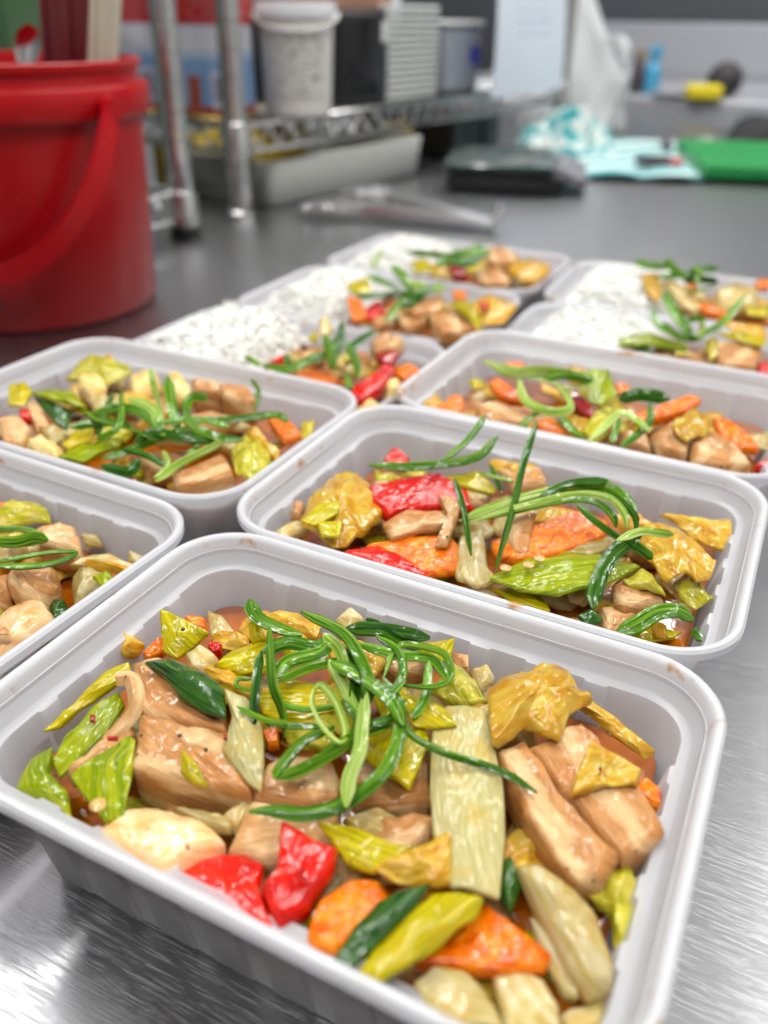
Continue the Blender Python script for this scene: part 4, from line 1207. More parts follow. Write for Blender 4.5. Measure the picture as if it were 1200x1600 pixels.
D_S = [
    ('p', [(140, 647), (190, 637), (230, 650), (258, 682)], [.060, .064, .062], 4.2, 'so'),
    ('p', [(108, 668), (160, 660), (205, 664)], [.058, .060], 3.4, 'sod'),
    ('p', [(262, 588), (268, 630), (278, 672)], [.074, .066, .060], 4.6, 'so'),
    ('p', [(285, 628), (300, 662), (340, 682), (382, 687)], [.064, .064, .060], 3.6, 'so'),
    ('p', [(200, 622), (240, 640), (252, 682)], [.064, .065, .060], 4.8, 'sol'),
    ('p', [(298, 656), (360, 655), (430, 648), (450, 660)], [.062, .060, .056], 3.4, 'so'),
    ('p', [(160, 717), (210, 700), (260, 680), (305, 668)], [.054, .058, .062], 3.6, 'so'),
    ('p', [(158, 727), (200, 737), (218, 718)], [.055, .057], 4.4, 'sod'),
    ('p', [(243, 753), (280, 725), (330, 700), (348, 690)], [.058, .060, .062], 3.2, 'sol'),
    ('p', [(190, 612), (186, 665), (150, 687)], [.064, .062, .057], 2.6, 'so'),
    ('p', [(236, 576), (240, 602), (256, 650)], [.068, .062], 2.8, 'sol'),
    ('p', [(392, 592), (404, 612), (398, 642)], [.066, .062, .056], 2.0, 'so'),
    ('p', [(325, 622), (300, 620), (288, 642)], [.062, .062], 4.0, 'so'),
    ('p', [(178, 616), (160, 648), (154, 682)], [.062, .060, .056], 2.8, 'sod'),
    ('p', [(210, 690), (240, 676), (290, 684), (345, 690)], [.060, .063, .060], 4.0, 'sod'),
    ('p', [(130, 640), (150, 655), (200, 668), (250, 690)], [.060, .062], 2.6, 'so'),
    ('p', [(300, 670), (310, 690), (290, 715)], [.060, .056], 2.4, 'so'),
    ('p', [(250, 660), (310, 655), (360, 668)], [.064, .062], 3.0, 'so'),
    ('p', [(190, 700), (230, 712), (262, 730)], [.057, .056], 2.6, 'sod'),
    ('p', [(255, 705), (262, 725), (240, 748)], [.060, .056], 2.2, 'sol'),
]
# ------------------------------------------------------------------ nearest left-row tub (C)
W_ = 'in the nearest left-row tub'
C = [
    ('cabg', 'bright green cabbage tuft by the back wall ' + W_, 'c', [(-40, 760), (80, 718), (160, 714), (242, 760), (252, 812), (100, 832), (-40, 835)], (0.0460, 0.0440), dict(puff=0.004)),
    ('porkfat', 'pale pork cube in the middle ' + W_, 'c', [(168, 832), (300, 814), (372, 830), (402, 900), (392, 950), (280, 945), (180, 905)], (0.0500, 0.0480), dict(thick=0.012)),
    ('pork', 'browned pork lump in front of the cube ' + W_, 'c', [(26, 1062), (150, 998), (292, 1060), (272, 1130), (200, 1200), (100, 1190), (28, 1150)], (0.0490, 0.0480), dict(thick=0.012, puff=0.004)),
    ('pale', 'large pale pork slice by the near rim ' + W_, 'c', [(-40, 1310), (100, 1208), (222, 1198), (272, 1270), (242, 1332), (100, 1412), (-40, 1500)], (0.0470, 0.0500), {}),
    ('onion', 'round leek end with rings ' + W_, 'c', [(348, 1112), (400, 1048), (480, 1048), (566, 1100), (505, 1152), (420, 1232), (368, 1242)], (0.0470, 0.0450), dict(puff=0.005, thick=0.009)),
    ('leekg', 'green bit on the round leek end ' + W_, 'c', [(458, 1086), (540, 1068), (574, 1110), (520, 1152)], (0.0530, 0.0530), {}),
    ('onion', 'pale onion slices right of the pork cube ' + W_, 'c', [(335, 1032), (450, 978), (560, 978), (664, 1020), (642, 1072), (500, 1040)], (0.0450, 0.0430), {}),
    ('onion', 'onion petal in the sauce by the right wall ' + W_, 'c', [(638, 958), (724, 980), (692, 1032), (638, 1012)], (0.0390, 0.0370), {}),
    ('onion', 'onion petal by the back wall ' + W_, 'c', [(398, 882), (500, 878), (514, 930), (430, 934)], (0.0390, 0.0380), {}),
    ('onion', 'translucent onion at the left ' + W_, 'c', [(-30, 945), (130, 898), (142, 960), (60, 1002), (-30, 1015)], (0.0500, 0.0500), {}),
    ('pork', 'dark pork piece at the left edge ' + W_, 'c', [(-40, 1075), (40, 1060), (50, 1180), (-40, 1200)], (0.0480, 0.0470), dict(thick=0.010)),
    ('pork', 'small brown pork tip on the pale slice ' + W_, 'c', [(-20, 1350), (40, 1345), (48, 1385), (-20, 1400)], (0.0530, 0.0530), dict(thick=0.004)),
    ('carrot', 'thin carrot piece by the back wall ' + W_, 'c', [(-30, 715), (40, 722), (30, 745), (-30, 742)], (0.0430, 0.0430), {}),
    ('leekd', 'dark green leek in the gap by the near rim ' + W_, 'c', [(235, 1200), (330, 1215), (345, 1270), (265, 1320), (250, 1260)], (0.0420, 0.0420), {}),
]
C_S = [
    ('c', [(-30, 915), (80, 918), (170, 895), (240, 908)], [.056, .056], 4.0, 'so'),
    ('c', [(-30, 852), (100, 850), (180, 868), (240, 908)], [.056, .057, .056], 2.0, 'so'),
    ('c', [(-30, 1020), (150, 985), (280, 965), (390, 968)], [.057, .058], 1.8, 'so'),
    ('c', [(-30, 1040), (200, 1032), (330, 1000), (390, 968)], [.056, .058], 3.2, 'so'),
    ('c', [(-20, 930), (90, 925), (200, 920)], [.054], 2.4, 'sod'),
]
# ------------------------------------------------------------------ third right-row tub (E)
W_ = 'in the third right-row tub'
E_ = [
    ('carrot', 'carrot corner by the left wall ' + W_, 'e', [(150, 592), (215, 528), (247, 530), (247, 572), (220, 607)], (0.0480, 0.0470), {}),
    ('cab', 'yellow cabbage at the left corner ' + W_, 'e', [(118, 562), (160, 538), (194, 560), (150, 592)], (0.0450, 0.0440), {}),
    ('pork', 'browned pork piece at the left front ' + W_, 'e', [(288, 560), (350, 543), (452, 580), (452, 612), (380, 622), (300, 596)], (0.0510, 0.0500), dict(thick=0.010)),
    ('carrot', 'carrot stick behind the left pork ' + W_, 'e', [(325, 492), (350, 473), (432, 530), (442, 552), (360, 532)], (0.0520, 0.0510), {}),
    ('carrot', 'carrot end poking up at the back ' + W_, 'e', [(372, 428), (430, 428), (472, 455), (400, 457)], (0.0530, 0.0520), {}),
    ('leekg', 'broad bright green leek piece at the back ' + W_, 'e', [(628, 462), (660, 450), (700, 454), (732, 530), (680, 568), (640, 552)], (0.0590, 0.0530), {}),
    ('darkred', 'dark red pepper strip in the middle ' + W_, 'e', [(568, 530), (600, 518), (664, 580), (652, 602), (600, 572)], (0.0560, 0.0540), {}),
    ('cabg', 'yellow cabbage at the front middle ' + W_, 'e', [(618, 642), (660, 590), (720, 558), (752, 580), (702, 652), (660, 682)], (0.0520, 0.0520), dict(puff=0.004)),
    ('carrot', 'long carrot stick rising to the right ' + W_, 'e', [(778, 592), (850, 570), (960, 528), (998, 544), (960, 572), (870, 602), (800, 617)], (0.0570, 0.0540), {}),
    ('carrot', 'carrot stick slanting down by the right end ' + W_, 'e', [(1028, 598), (1080, 608), (1172, 680), (1174, 702), (1110, 697), (1050, 652)], (0.0520, 0.0480), {}),
    ('carrot', 'short carrot bit behind the leafy green ' + W_, 'e', [(718, 494), (760, 498), (795, 530), (740, 534)], (0.0520, 0.0510), {}),
    ('pork', 'large golden pork piece at the right front ' + W_, 'e', [(958, 662), (1030, 638), (1100, 690), (1152, 742), (1080, 752), (960, 730)], (0.0510, 0.0510), dict(thick=0.011, puff=0.002)),
    ('pork', 'pork piece left of the golden pork ' + W_, 'e', [(838, 652), (900, 610), (952, 660), (952, 710), (860, 692)], (0.0520, 0.0510), dict(thick=0.011)),
    ('pork', 'dark pork piece by the front rim in the middle ' + W_, 'e', [(738, 642), (820, 638), (838, 700), (760, 684)], (0.0490, 0.0490), dict(thick=0.010)),
    ('cab', 'orange yellow onion lying on the golden pork ' + W_, 'e', [(898, 622), (960, 578), (1032, 610), (1012, 652), (950, 672), (910, 652)], (0.0560, 0.0550), dict(puff=0.003)),
    ('onion', 'translucent onion at the right edge ' + W_, 'e', [(1138, 652), (1210, 650), (1210, 702), (1150, 692)], (0.0430, 0.0420), {}),
    ('pepper', 'red pepper bit in the right corner ' + W_, 'e', [(1155, 752), (1210, 730), (1210, 762)], (0.0450, 0.0450), {}),
    ('carrot', 'glossy orange piece below the green ring ' + W_, 'e', [(468, 612), (520, 598), (564, 650), (500, 658)], (0.0500, 0.0500), {}),
    ('cab', 'pale onion between pork and red strip ' + W_, 'e', [(540, 590), (600, 590), (650, 620), (610, 660), (560, 640)], (0.0500, 0.0500), {}),
    ('leek', 'yellow leek scrap at the back left ' + W_, 'e', [(265, 490), (300, 480), (320, 505), (280, 515)], (0.0480, 0.0480), {}),
    ('cab', 'pale cabbage behind the green ring ' + W_, 'e', [(570, 450), (640, 455), (630, 500), (580, 495)], (0.0510, 0.0510), {}),
]
E_S = [
    ('e', [(420, 472), (440, 548), (520, 586), (584, 572), (545, 500), (450, 480)], [.060, .062, .060, .064], 4.0, 'sol'),
    ('e', [(314, 428), (400, 462), (500, 460), (620, 482), (645, 500), (560, 512)], [.064, .064, .062], 5.5, 'sol'),
    ('e', [(428, 638), (460, 600), (512, 570)], [.055, .060], 3.0, 'so'),
    ('e', [(548, 600), (590, 642), (634, 672)], [.058, .054], 4.0, 'so'),
    ('e', [(638, 682), (700, 622), (740, 590), (790, 612), (832, 652)], [.056, .060, .062, .058], 3.2, 'sol'),
    ('e', [(738, 697), (800, 650), (832, 610), (832, 558)], [.055, .058, .062], 3.4, 'so'),
    ('e', [(733, 547), (800, 532), (892, 546)], [.063, .066, .064], 6.0, 'sod'),
    ('e', [(712, 684), (738, 606)], [.055, .060], 3.0, 'so'),
    ('e', [(500, 480), (580, 470), (650, 490)], [.066, .064], 4.5, 'so'),
]
# ------------------------------------------------------------------ the low rice tubs
W_ = 'in the third left-row tub'
F_ = [
    ('pepper', 'red pepper stick pointing to the front ' + W_, '5', [(828, 622), (920, 560), (980, 508), (1004, 540), (950, 612), (868, 662)], (0.0470, 0.0440), dict(thick=0.007)),
    ('darkred', 'dark red pepper bit at the top right ' + W_, '5', [(928, 490), (980, 458), (1024, 480), (990, 522), (950, 522)], (0.0500, 0.0480), {}),
    ('pork', 'crumbly pork piece on top at the back ' + W_, '5', [(908, 432), (970, 398), (1042, 430), (1000, 460), (930, 470)], (0.0540, 0.0520), dict(thick=0.010)),
    ('carrot', 'flat carrot slice below the greens ' + W_, '5', [(588, 552), (700, 538), (795, 570), (780, 592), (680, 582)], (0.0430, 0.0430), {}),
    ('carrot', 'carrot piece at the right end ' + W_, '5', [(998, 532), (1060, 518), (1098, 545), (1040, 577), (1000, 562)], (0.0420, 0.0410), {}),
    ('pork', 'pork piece left under the greens ' + W_, '5', [(640, 490), (730, 448), (742, 500), (680, 532)], (0.0460, 0.0450), dict(thick=0.009)),
    ('pork', 'small pork piece right under the greens ' + W_, '5', [(858, 470), (912, 478), (912, 512), (858, 512)], (0.0480, 0.0470), dict(thick=0.008)),
    ('onion', 'pale onion piece in the middle ' + W_, '5', [(798, 542), (860, 518), (934, 530), (870, 572)], (0.0430, 0.0420), {}),
    ('caul', 'pale floret right of the red stick ' + W_, '5', [(948, 602), (1010, 578), (1032, 610), (970, 642)], (0.0410, 0.0400), {}),
    ('caul', 'pale floret by the front rim ' + W_, '5', [(848, 682), (920, 658), (964, 690), (855, 705)], (0.0390, 0.0390), {}),
    ('pepper', 'red sliver left of the greens ' + W_, '5', [(525, 515), (600, 478), (592, 502), (540, 525)], (0.0440, 0.0440), {}),
    ('onion', 'white onion disc standing in the greens ' + W_, '5', [(715, 350), (745, 344), (772, 390), (742, 432), (714, 412)], (0.0600, 0.0530), {}),
    ('leek', 'yellow scrap behind the onion disc ' + W_, '5', [(668, 420), (710, 405), (715, 435), (690, 440)], (0.0470, 0.0470), {}),
    ('cab', 'cabbage shreds at the right end ' + W_, '5', [(880, 560), (950, 545), (960, 590), (900, 600)], (0.0410, 0.0410), {}),
]
F_S = [
    ('5', [(442, 498), (500, 532)], [.046], 3.5, 'so'),
    ('5', [(508, 525), (600, 545), (660, 520), (725, 480)], [.047, .052], 4.6, 'so'),
    ('5', [(738, 415), (755, 480), (772, 545)], [.058, .052], 5.0, 'so'),
    ('5', [(802, 365), (792, 450), (762, 525)], [.064, .056, .050], 4.6, 'sod'),
    ('5', [(815, 440), (858, 530), (852, 575)], [.058, .050], 4.0, 'so'),
    ('5', [(828, 470), (880, 425), (924, 398)], [.055, .060], 5.6, 'sod'),
    ('5', [(590, 490), (600, 530), (560, 550)], [.050, .047], 4.0, 'sod'),
    ('5', [(690, 520), (760, 470), (800, 400)], [.050, .056], 4.0, 'so'),
    ('5', [(820, 590), (830, 610), (820, 560)], [.045], 3.0, 'so'),
]
W_ = 'in the fourth left-row tub'
G_ = [
    ('carrot', 'orange carrot piece next to the rice ' + W_, 'g', [(418, 262), (470, 278), (492, 340), (436, 345)], (0.0480, 0.0440), {}),
    ('leek', 'yellow piece above the carrot ' + W_, 'g', [(418, 232), (490, 204), (502, 250), (440, 262)], (0.0500, 0.0490), {}),
    ('pepper', 'red pepper piece by the front rim ' + W_, 'g', [(478, 312), (530, 278), (554, 310), (500, 348)], (0.0460, 0.0440), {}),
    ('pork', 'brown pork strip behind the greens ' + W_, 'g', [(618, 312), (680, 270), (752, 258), (742, 310), (650, 326)], (0.0510, 0.0490), dict(thick=0.010)),
    ('pork', 'pork crumb piece below the greens ' + W_, 'g', [(588, 342), (660, 318), (694, 346), (625, 372)], (0.0450, 0.0440), dict(thick=0.008)),
    ('pork', 'big pork block at the front right ' + W_, 'g', [(698, 332), (820, 308), (852, 380), (740, 388)], (0.0470, 0.0450), dict(thick=0.012)),
    ('pork', 'small pork piece by the red pepper ' + W_, 'g', [(498, 342), (560, 318), (584, 355), (520, 368)], (0.0440, 0.0430), dict(thick=0.008)),
    ('leek', 'yellow leek arc over the pork block ' + W_, 'g', [(765, 292), (830, 278), (882, 350), (872, 392), (820, 332)], (0.0520, 0.0470), dict(puff=0.003)),
    ('cab', 'pale cabbage at the right end ' + W_, 'g', [(828, 292), (900, 263), (1004, 300), (960, 352), (890, 362)], (0.0470, 0.0450), dict(puff=0.003)),
    ('pepper', 'red fleck on the pale cabbage ' + W_, 'g', [(868, 290), (905, 285), (900, 305), (872, 306)], (0.0520, 0.0520), dict(thick=0.002)),
    ('carrot', 'orange bit at the back right ' + W_, 'g', [(775, 246), (830, 248), (824, 272), (785, 268)], (0.0450, 0.0450), {}),
]
G_S = [
    ('g', [(572, 162), (610, 200), (650, 250)], [.066, .060, .054], 6.5, 'so'),
    ('g', [(488, 194), (560, 226), (610, 262)], [.060, .056], 4.5, 'so'),
    ('g', [(448, 268), (550, 262), (630, 250)], [.052, .054], 4.5, 'sod'),
    ('g', [(598, 262), (660, 262), (745, 222)], [.054, .058], 5.5, 'sod'),
    ('g', [(556, 355), (590, 302), (620, 262)], [.048, .054], 4.5, 'so'),
    ('g', [(640, 218), (690, 242), (755, 238)], [.058, .056], 6.0, 'sol'),
    ('g', [(600, 300), (640, 290), (680, 262)], [.053], 4.5, 'sod'),
]
W_ = 'in the farthest left-row tub'
H_ = [
    ('leek', 'yellow piece next to the rice ' + W_, 'g', [(638, 152), (690, 134), (714, 180), (650, 184)], (0.0440, 0.0430), {}),
    ('pepper', 'red pepper piece by the front rim ' + W_, 'g', [(768, 166), (810, 158), (838, 200), (780, 198)], (0.0430, 0.0420), {}),
    ('pork', 'pork piece at the front ' + W_, 'g', [(855, 177), (930, 163), (984, 200), (960, 218), (870, 212)], (0.0440, 0.0430), dict(thick=0.009)),
    ('pork', 'dark brown pork on top at the back ' + W_, 'g', [(898, 102), (940, 93), (1008, 130), (980, 150), (900, 147)], (0.0520, 0.0490), dict(thick=0.010)),
    ('cab', 'yellow cabbage at the right end ' + W_, 'g', [(945, 162), (1040, 138), (1114, 170), (1102, 197), (1020, 217)], (0.0440, 0.0430), dict(puff=0.004)),
    ('cab', 'yellow cabbage under the greens ' + W_, 'g', [(700, 160), (770, 150), (775, 190), (710, 195)], (0.0420, 0.0410), {}),
]
H_S = [
    ('g', [(620, 118), (700, 124), (780, 132), (840, 108)], [.050, .054], 4.5, 'so'),
    ('g', [(720, 162), (790, 138), (885, 88)], [.050, .058], 6.0, 'so'),
    ('g', [(735, 128), (820, 150), (908, 122)], [.054, .055], 6.5, 'sod'),
    ('g', [(780, 118), (840, 125), (905, 108)], [.058], 5.0, 'so'),
    ('g', [(505, 165), (540, 112)], [.046, .052], 4.0, 'sol'),
    ('g', [(760, 150), (830, 160), (880, 140)], [.052], 5.0, 'sod'),
]
W_ = 'in the fourth right-row tub'
I_ = [
    ('leekg', 'long green leek strip next to the rice ' + W_, 'i', [(575, 392), (700, 372), (875, 420), (862, 444), (700, 424), (590, 424)], (0.0480, 0.0460), {}),
    ('pork', 'pork piece under the leek strip ' + W_, 'i', [(718, 430), (800, 418), (824, 462), (730, 466)], (0.0430, 0.0420), dict(thick=0.008)),
    ('pork', 'large pork block at the right ' + W_, 'i', [(978, 412), (1100, 398), (1192, 440), (1150, 505), (990, 498)], (0.0470, 0.0440), dict(thick=0.012)),
    ('pork', 'pork piece left of the yellow leek ' + W_, 'i', [(868, 462), (960, 438), (984, 490), (880, 488)], (0.0430, 0.0420), dict(thick=0.008)),
    ('leek', 'short upright yellow leek ' + W_, 'i', [(938, 402), (985, 388), (994, 460), (960, 492)], (0.0500, 0.0450), {}),
    ('leek', 'flat yellow leek strip at the right ' + W_, 'i', [(983, 372), (1100, 368), (1194, 410), (1180, 430), (1050, 394)], (0.0500, 0.0490), {}),
    ('cab', 'pale glossy cabbage at the back right ' + W_, 'i', [(1008, 332), (1194, 350), (1194, 402), (1080, 372)], (0.0460, 0.0450), {}),
    ('pepper', 'red pepper bit at the right edge ' + W_, 'i', [(1148, 502), (1205, 488), (1210, 535), (1165, 535)], (0.0400, 0.0400), {}),
    ('carrot', 'orange bit by the front rim ' + W_, 'i', [(815, 470), (860, 462), (870, 485), (830, 488)], (0.0400, 0.0400), {}),
]
I_S = [
    ('i', [(768, 198), (800, 272), (850, 340), (885, 372)], [.070, .060, .054], 6.0, 'so'),
    ('i', [(725, 268), (730, 322), (780, 362), (872, 402)], [.062, .058, .054], 3.6, 'so'),
    ('i', [(862, 322), (920, 318), (925, 405)], [.058, .052], 4.0, 'so'),
    ('i', [(878, 412), (940, 372), (1010, 330), (1108, 216)], [.052, .056, .068], 4.0, 'so'),
    ('i', [(748, 330), (820, 382), (915, 402)], [.056, .054], 4.5, 'sod'),
    ('i', [(890, 400), (925, 360), (915, 325)], [.054, .060], 4.5, 'sol'),
    ('i', [(640, 440), (680, 430), (710, 455)], [.044], 5.0, 'sod'),
]
W_ = 'in the farthest right-row tub'
J_ = [
    ('cab', 'golden cabbage next to the rice ' + W_, 'i', [(668, 132), (740, 118), (764, 200), (742, 242), (690, 202)], (0.0480, 0.0430), {}),
    ('onion', 'pale slanting stem left of the greens ' + W_, 'i', [(758, 152), (800, 148), (924, 260), (900, 284), (840, 252)], (0.0480, 0.0430), {}),
    ('onion', 'large pale glossy piece at the right ' + W_, 'i', [(978, 192), (1060, 168), (1164, 190), (1150, 252), (1000, 262)], (0.0480, 0.0450), dict(puff=0.004, thick=0.008)),
    ('carrot', 'carrot strip along the front rim ' + W_, 'i', [(908, 240), (1042, 280), (1030, 302), (920, 272)], (0.0420, 0.0410), {}),
    ('carrot', 'orange piece at the right edge ' + W_, 'i', [(1145, 156), (1210, 143), (1210, 178), (1160, 178)], (0.0480, 0.0470), {}),
    ('leek', 'yellow piece by the front rim at right ' + W_, 'i', [(1098, 272), (1205, 258), (1205, 302), (1120, 298)], (0.0420, 0.0420), {}),
    ('carrot', 'small orange bit in the greens ' + W_, 'i', [(856, 164), (912, 168), (902, 194), (862, 190)], (0.0480, 0.0480), {}),
]
J_S = [
    ('i', [(645, 74), (720, 92), (805, 86)], [.054, .056], 7.0, 'so'),
    ('i', [(778, 62), (800, 102), (855, 145)], [.060, .054], 5.5, 'so'),
    ('i', [(735, 140), (830, 132), (920, 110), (995, 104)], [.052, .056], 5.5, 'sod'),
    ('i', [(845, 152), (920, 150), (994, 162)], [.053], 5.5, 'sod'),
    ('i', [(895, 86), (915, 130), (900, 165)], [.058, .052], 5.0, 'so'),
    ('i', [(850, 200), (920, 190), (985, 180)], [.050], 4.5, 'so'),
]

for key, lst, strands in (('A', A, A_S), ('B', B, B_S), ('D', D, D_S), ('C', C, C_S), ('E', E_, E_S), ('F', F_, F_S), ('G', G_, G_S), ('H', H_, H_S), ('I', I_, I_S), ('J', J_, J_S)):
    where = TUBS[key][5]
    for (kind, label, tf, P, z, opt) in lst:
        piece(kind, label, px(tf, P), z, group='stir-fry pieces in the ' + where, **opt)
    mids = [np.mean(px(tf, P), axis=0) for (tf, P, z, w, mt) in strands]
    cen = np.mean(mids, axis=0)
    spr = np.std(mids, axis=0) + 1e-6
    for (tf, P, z, w, mt), md in zip(strands, mids):
        q = np.array(px(tf, P))
        run = np.linalg.norm(np.diff(q, axis=0), axis=1).sum()
        straight = np.linalg.norm(q[-1] - q[0]) / run
        shape = 'curled' if straight < 0.6 else ('bent' if straight < 0.93 else 'straight')
        wid = 'broad' if w >= 4.4 else ('slim' if w >= 2.5 else 'fine')
        dx, dy = (md - cen) / spr
        hor = 'left' if dx < -0.55 else ('right' if dx > 0.55 else 'middle')
        ver = 'rear' if dy < -0.55 else ('front' if dy > 0.55 else 'centre')
        place = 'middle' if (hor, ver) == ('middle', 'centre') else (ver + ' ' + hor if ver != 'centre' else hor)
        strand('%s %s %s spring onion, %s of greens on %s' % (wid, shape, {'so': 'green', 'sod': 'dark green', 'sol': 'pale green'}[mt], place, where),
               px(tf, P), z, w, mt, group='spring onion strands on the ' + where)

# a curled pork strip and small bits in the nearest tub
strand('curled pale pork strip left of the large pork block', px('1', [(362, 322), (408, 318), (428, 370), (420, 420), (372, 482), (325, 520)]), [.054, .054, .050, .046], 3.6, 'porkfat', name='pork_strip', cat='pork', thick=0.0028, twist=0.9, blunt=True)
strand('yellow fine leek strip beside the round leek end', px('c', [(430, 1022), (540, 1042), (655, 1070)]), [.049, .048], 3.0, 'cab', name='leek_strip', cat='leek', thick=0.0015, blunt=True)
for (cx, cy, z, w, h) in ((145, 1122, .0525, 9, 14), (176, 1153, .0545, 18, 7), (352, 1150, .0555, 7, 9), (938, 1200, .0572, 6, 5), (293, 1322, .0515, 5, 8), (628, 1150, .0555, 5, 5), (548, 1345, .051, 4, 4)):
    piece('chili', 'red chili flake on the food in the nearest tub', [(cx - w / 2, cy - h / 2), (cx + w / 2, cy - h / 3), (cx + w / 2.4, cy + h / 2), (cx - w / 2.2, cy + h / 2.6)], z, group='chili flakes in the nearest tub')
for (cx, cy, z) in ((281, 1150, .0538), (322, 1172, .0525), (286, 984, .058), (268, 887, .050), (208, 934, .052), (441, 1122, .0560)):
    p0 = at(cx, cy, z)
    mb = MB().lathe(p0, [(0.0002, -0.0003), (0.0006, 0.0), (0.0005, 0.0004), (0.0001, 0.0006)], 7)
    tag(mb.build('pepper_fleck', M['fleck']), 'tiny black pepper fleck in the nearest tub', 'pepper fleck', 'pepper flecks in the nearest tub')
for (cx, cy, z) in ((153, 1258, .0515), (826, 883, .054), (843, 873, .054), (790, 888, .052)):
    p0 = at(cx, cy, z)
    mb = MB().lathe(p0, [(0.0004, -0.0006), (0.0017, -0.0003), (0.0019, 0.0003), (0.0012, 0.0007), (0.0008, 0.0004), (0.0003, 0.0005)], 12)
    tag(mb.build('chili_seed', M['seed']), 'round tan chili seed on a leek piece', 'chili seed', 'chili seeds on leek')

# shreds lying in the sauce under the larger pieces
FK = [('onion', 3), ('cab', 4), ('cabg', 2), ('leek', 2), ('pork', 2), ('onion', 1)]
for key, (x, y, a, kind, sz, where, label) in TUBS.items():
    low = kind == 'low'
    cnt = 70 if key in 'AB' else (50 if not low else 22)
    rr = random.Random(ord(key))
    kinds = [k for k, n in FK for _ in range(n)]
    for i in range(cnt):
        kd = rr.choice(kinds)
        ux = rr.uniform(-0.066, 0.066) if not low else rr.uniform(-0.002, 0.066)
        uy = rr.uniform(-0.041, 0.041)
        if abs(ux) > 0.056 and abs(uy) > 0.031:
            continue
        cx = x + ux
        cy = y + uy
        edge = min(0.072 - abs(ux), 0.047 - abs(uy)) / 0.03
        zc = sz + rr.uniform(0.001, 0.011) * max(0.2, min(1, edge)) + (0.003 if key in 'D' else 0)
        ra = rr.uniform(0.006, 0.0125)
        rb = ra * rr.uniform(0.35, 0.8)
        an = rr.uniform(0, math.pi)
        tx, ty = rr.uniform(-.25, .25), rr.uniform(-.25, .25)
        W3 = []
        for q in range(7):
            th = 2 * math.pi * q / 7
            f = rr.uniform(0.75, 1.15)
            dx, dy = ra * f * math.cos(th), rb * f * math.sin(th)
            gx, gy = dx * math.cos(an) - dy * math.sin(an), dx * math.sin(an) + dy * math.cos(an)
            W3.append((cx + gx, cy + gy, zc + gx * tx + gy * ty))
        # same builder, outline given in space
        _at = at
        pts = iter(W3)
        globals()['at'] = lambda *_: Vector(next(pts))
        kw_ = {'onion': 'pale onion', 'cab': 'yellow cabbage', 'cabg': 'green cabbage', 'leek': 'yellow leek', 'pork': 'brown pork'}[kd]
        pl_ = ('back ' if uy > 0.016 else ('front ' if uy < -0.016 else '')) + ('left' if ux < -0.028 else ('right' if ux > 0.028 else 'middle'))
        piece(kd, '%s %s shred in sauce, %s of %s' % ('large' if ra > 0.0095 else 'small', kw_, pl_, where), [(0, q) for q in range(7)], 0.0, group='shreds in the sauce of the ' + where, name='stir_fry_shred', cat='stir-fry shred',
              thick={'pork': 0.006, 'onion': 0.003}.get(kd))
        globals()['at'] = _at

# ------------------------------------------------------------------ rice
M['rice'] = plain('cooked_rice', lin(240, 240, 234), 0.35, noise=0.02, coat=0.2)


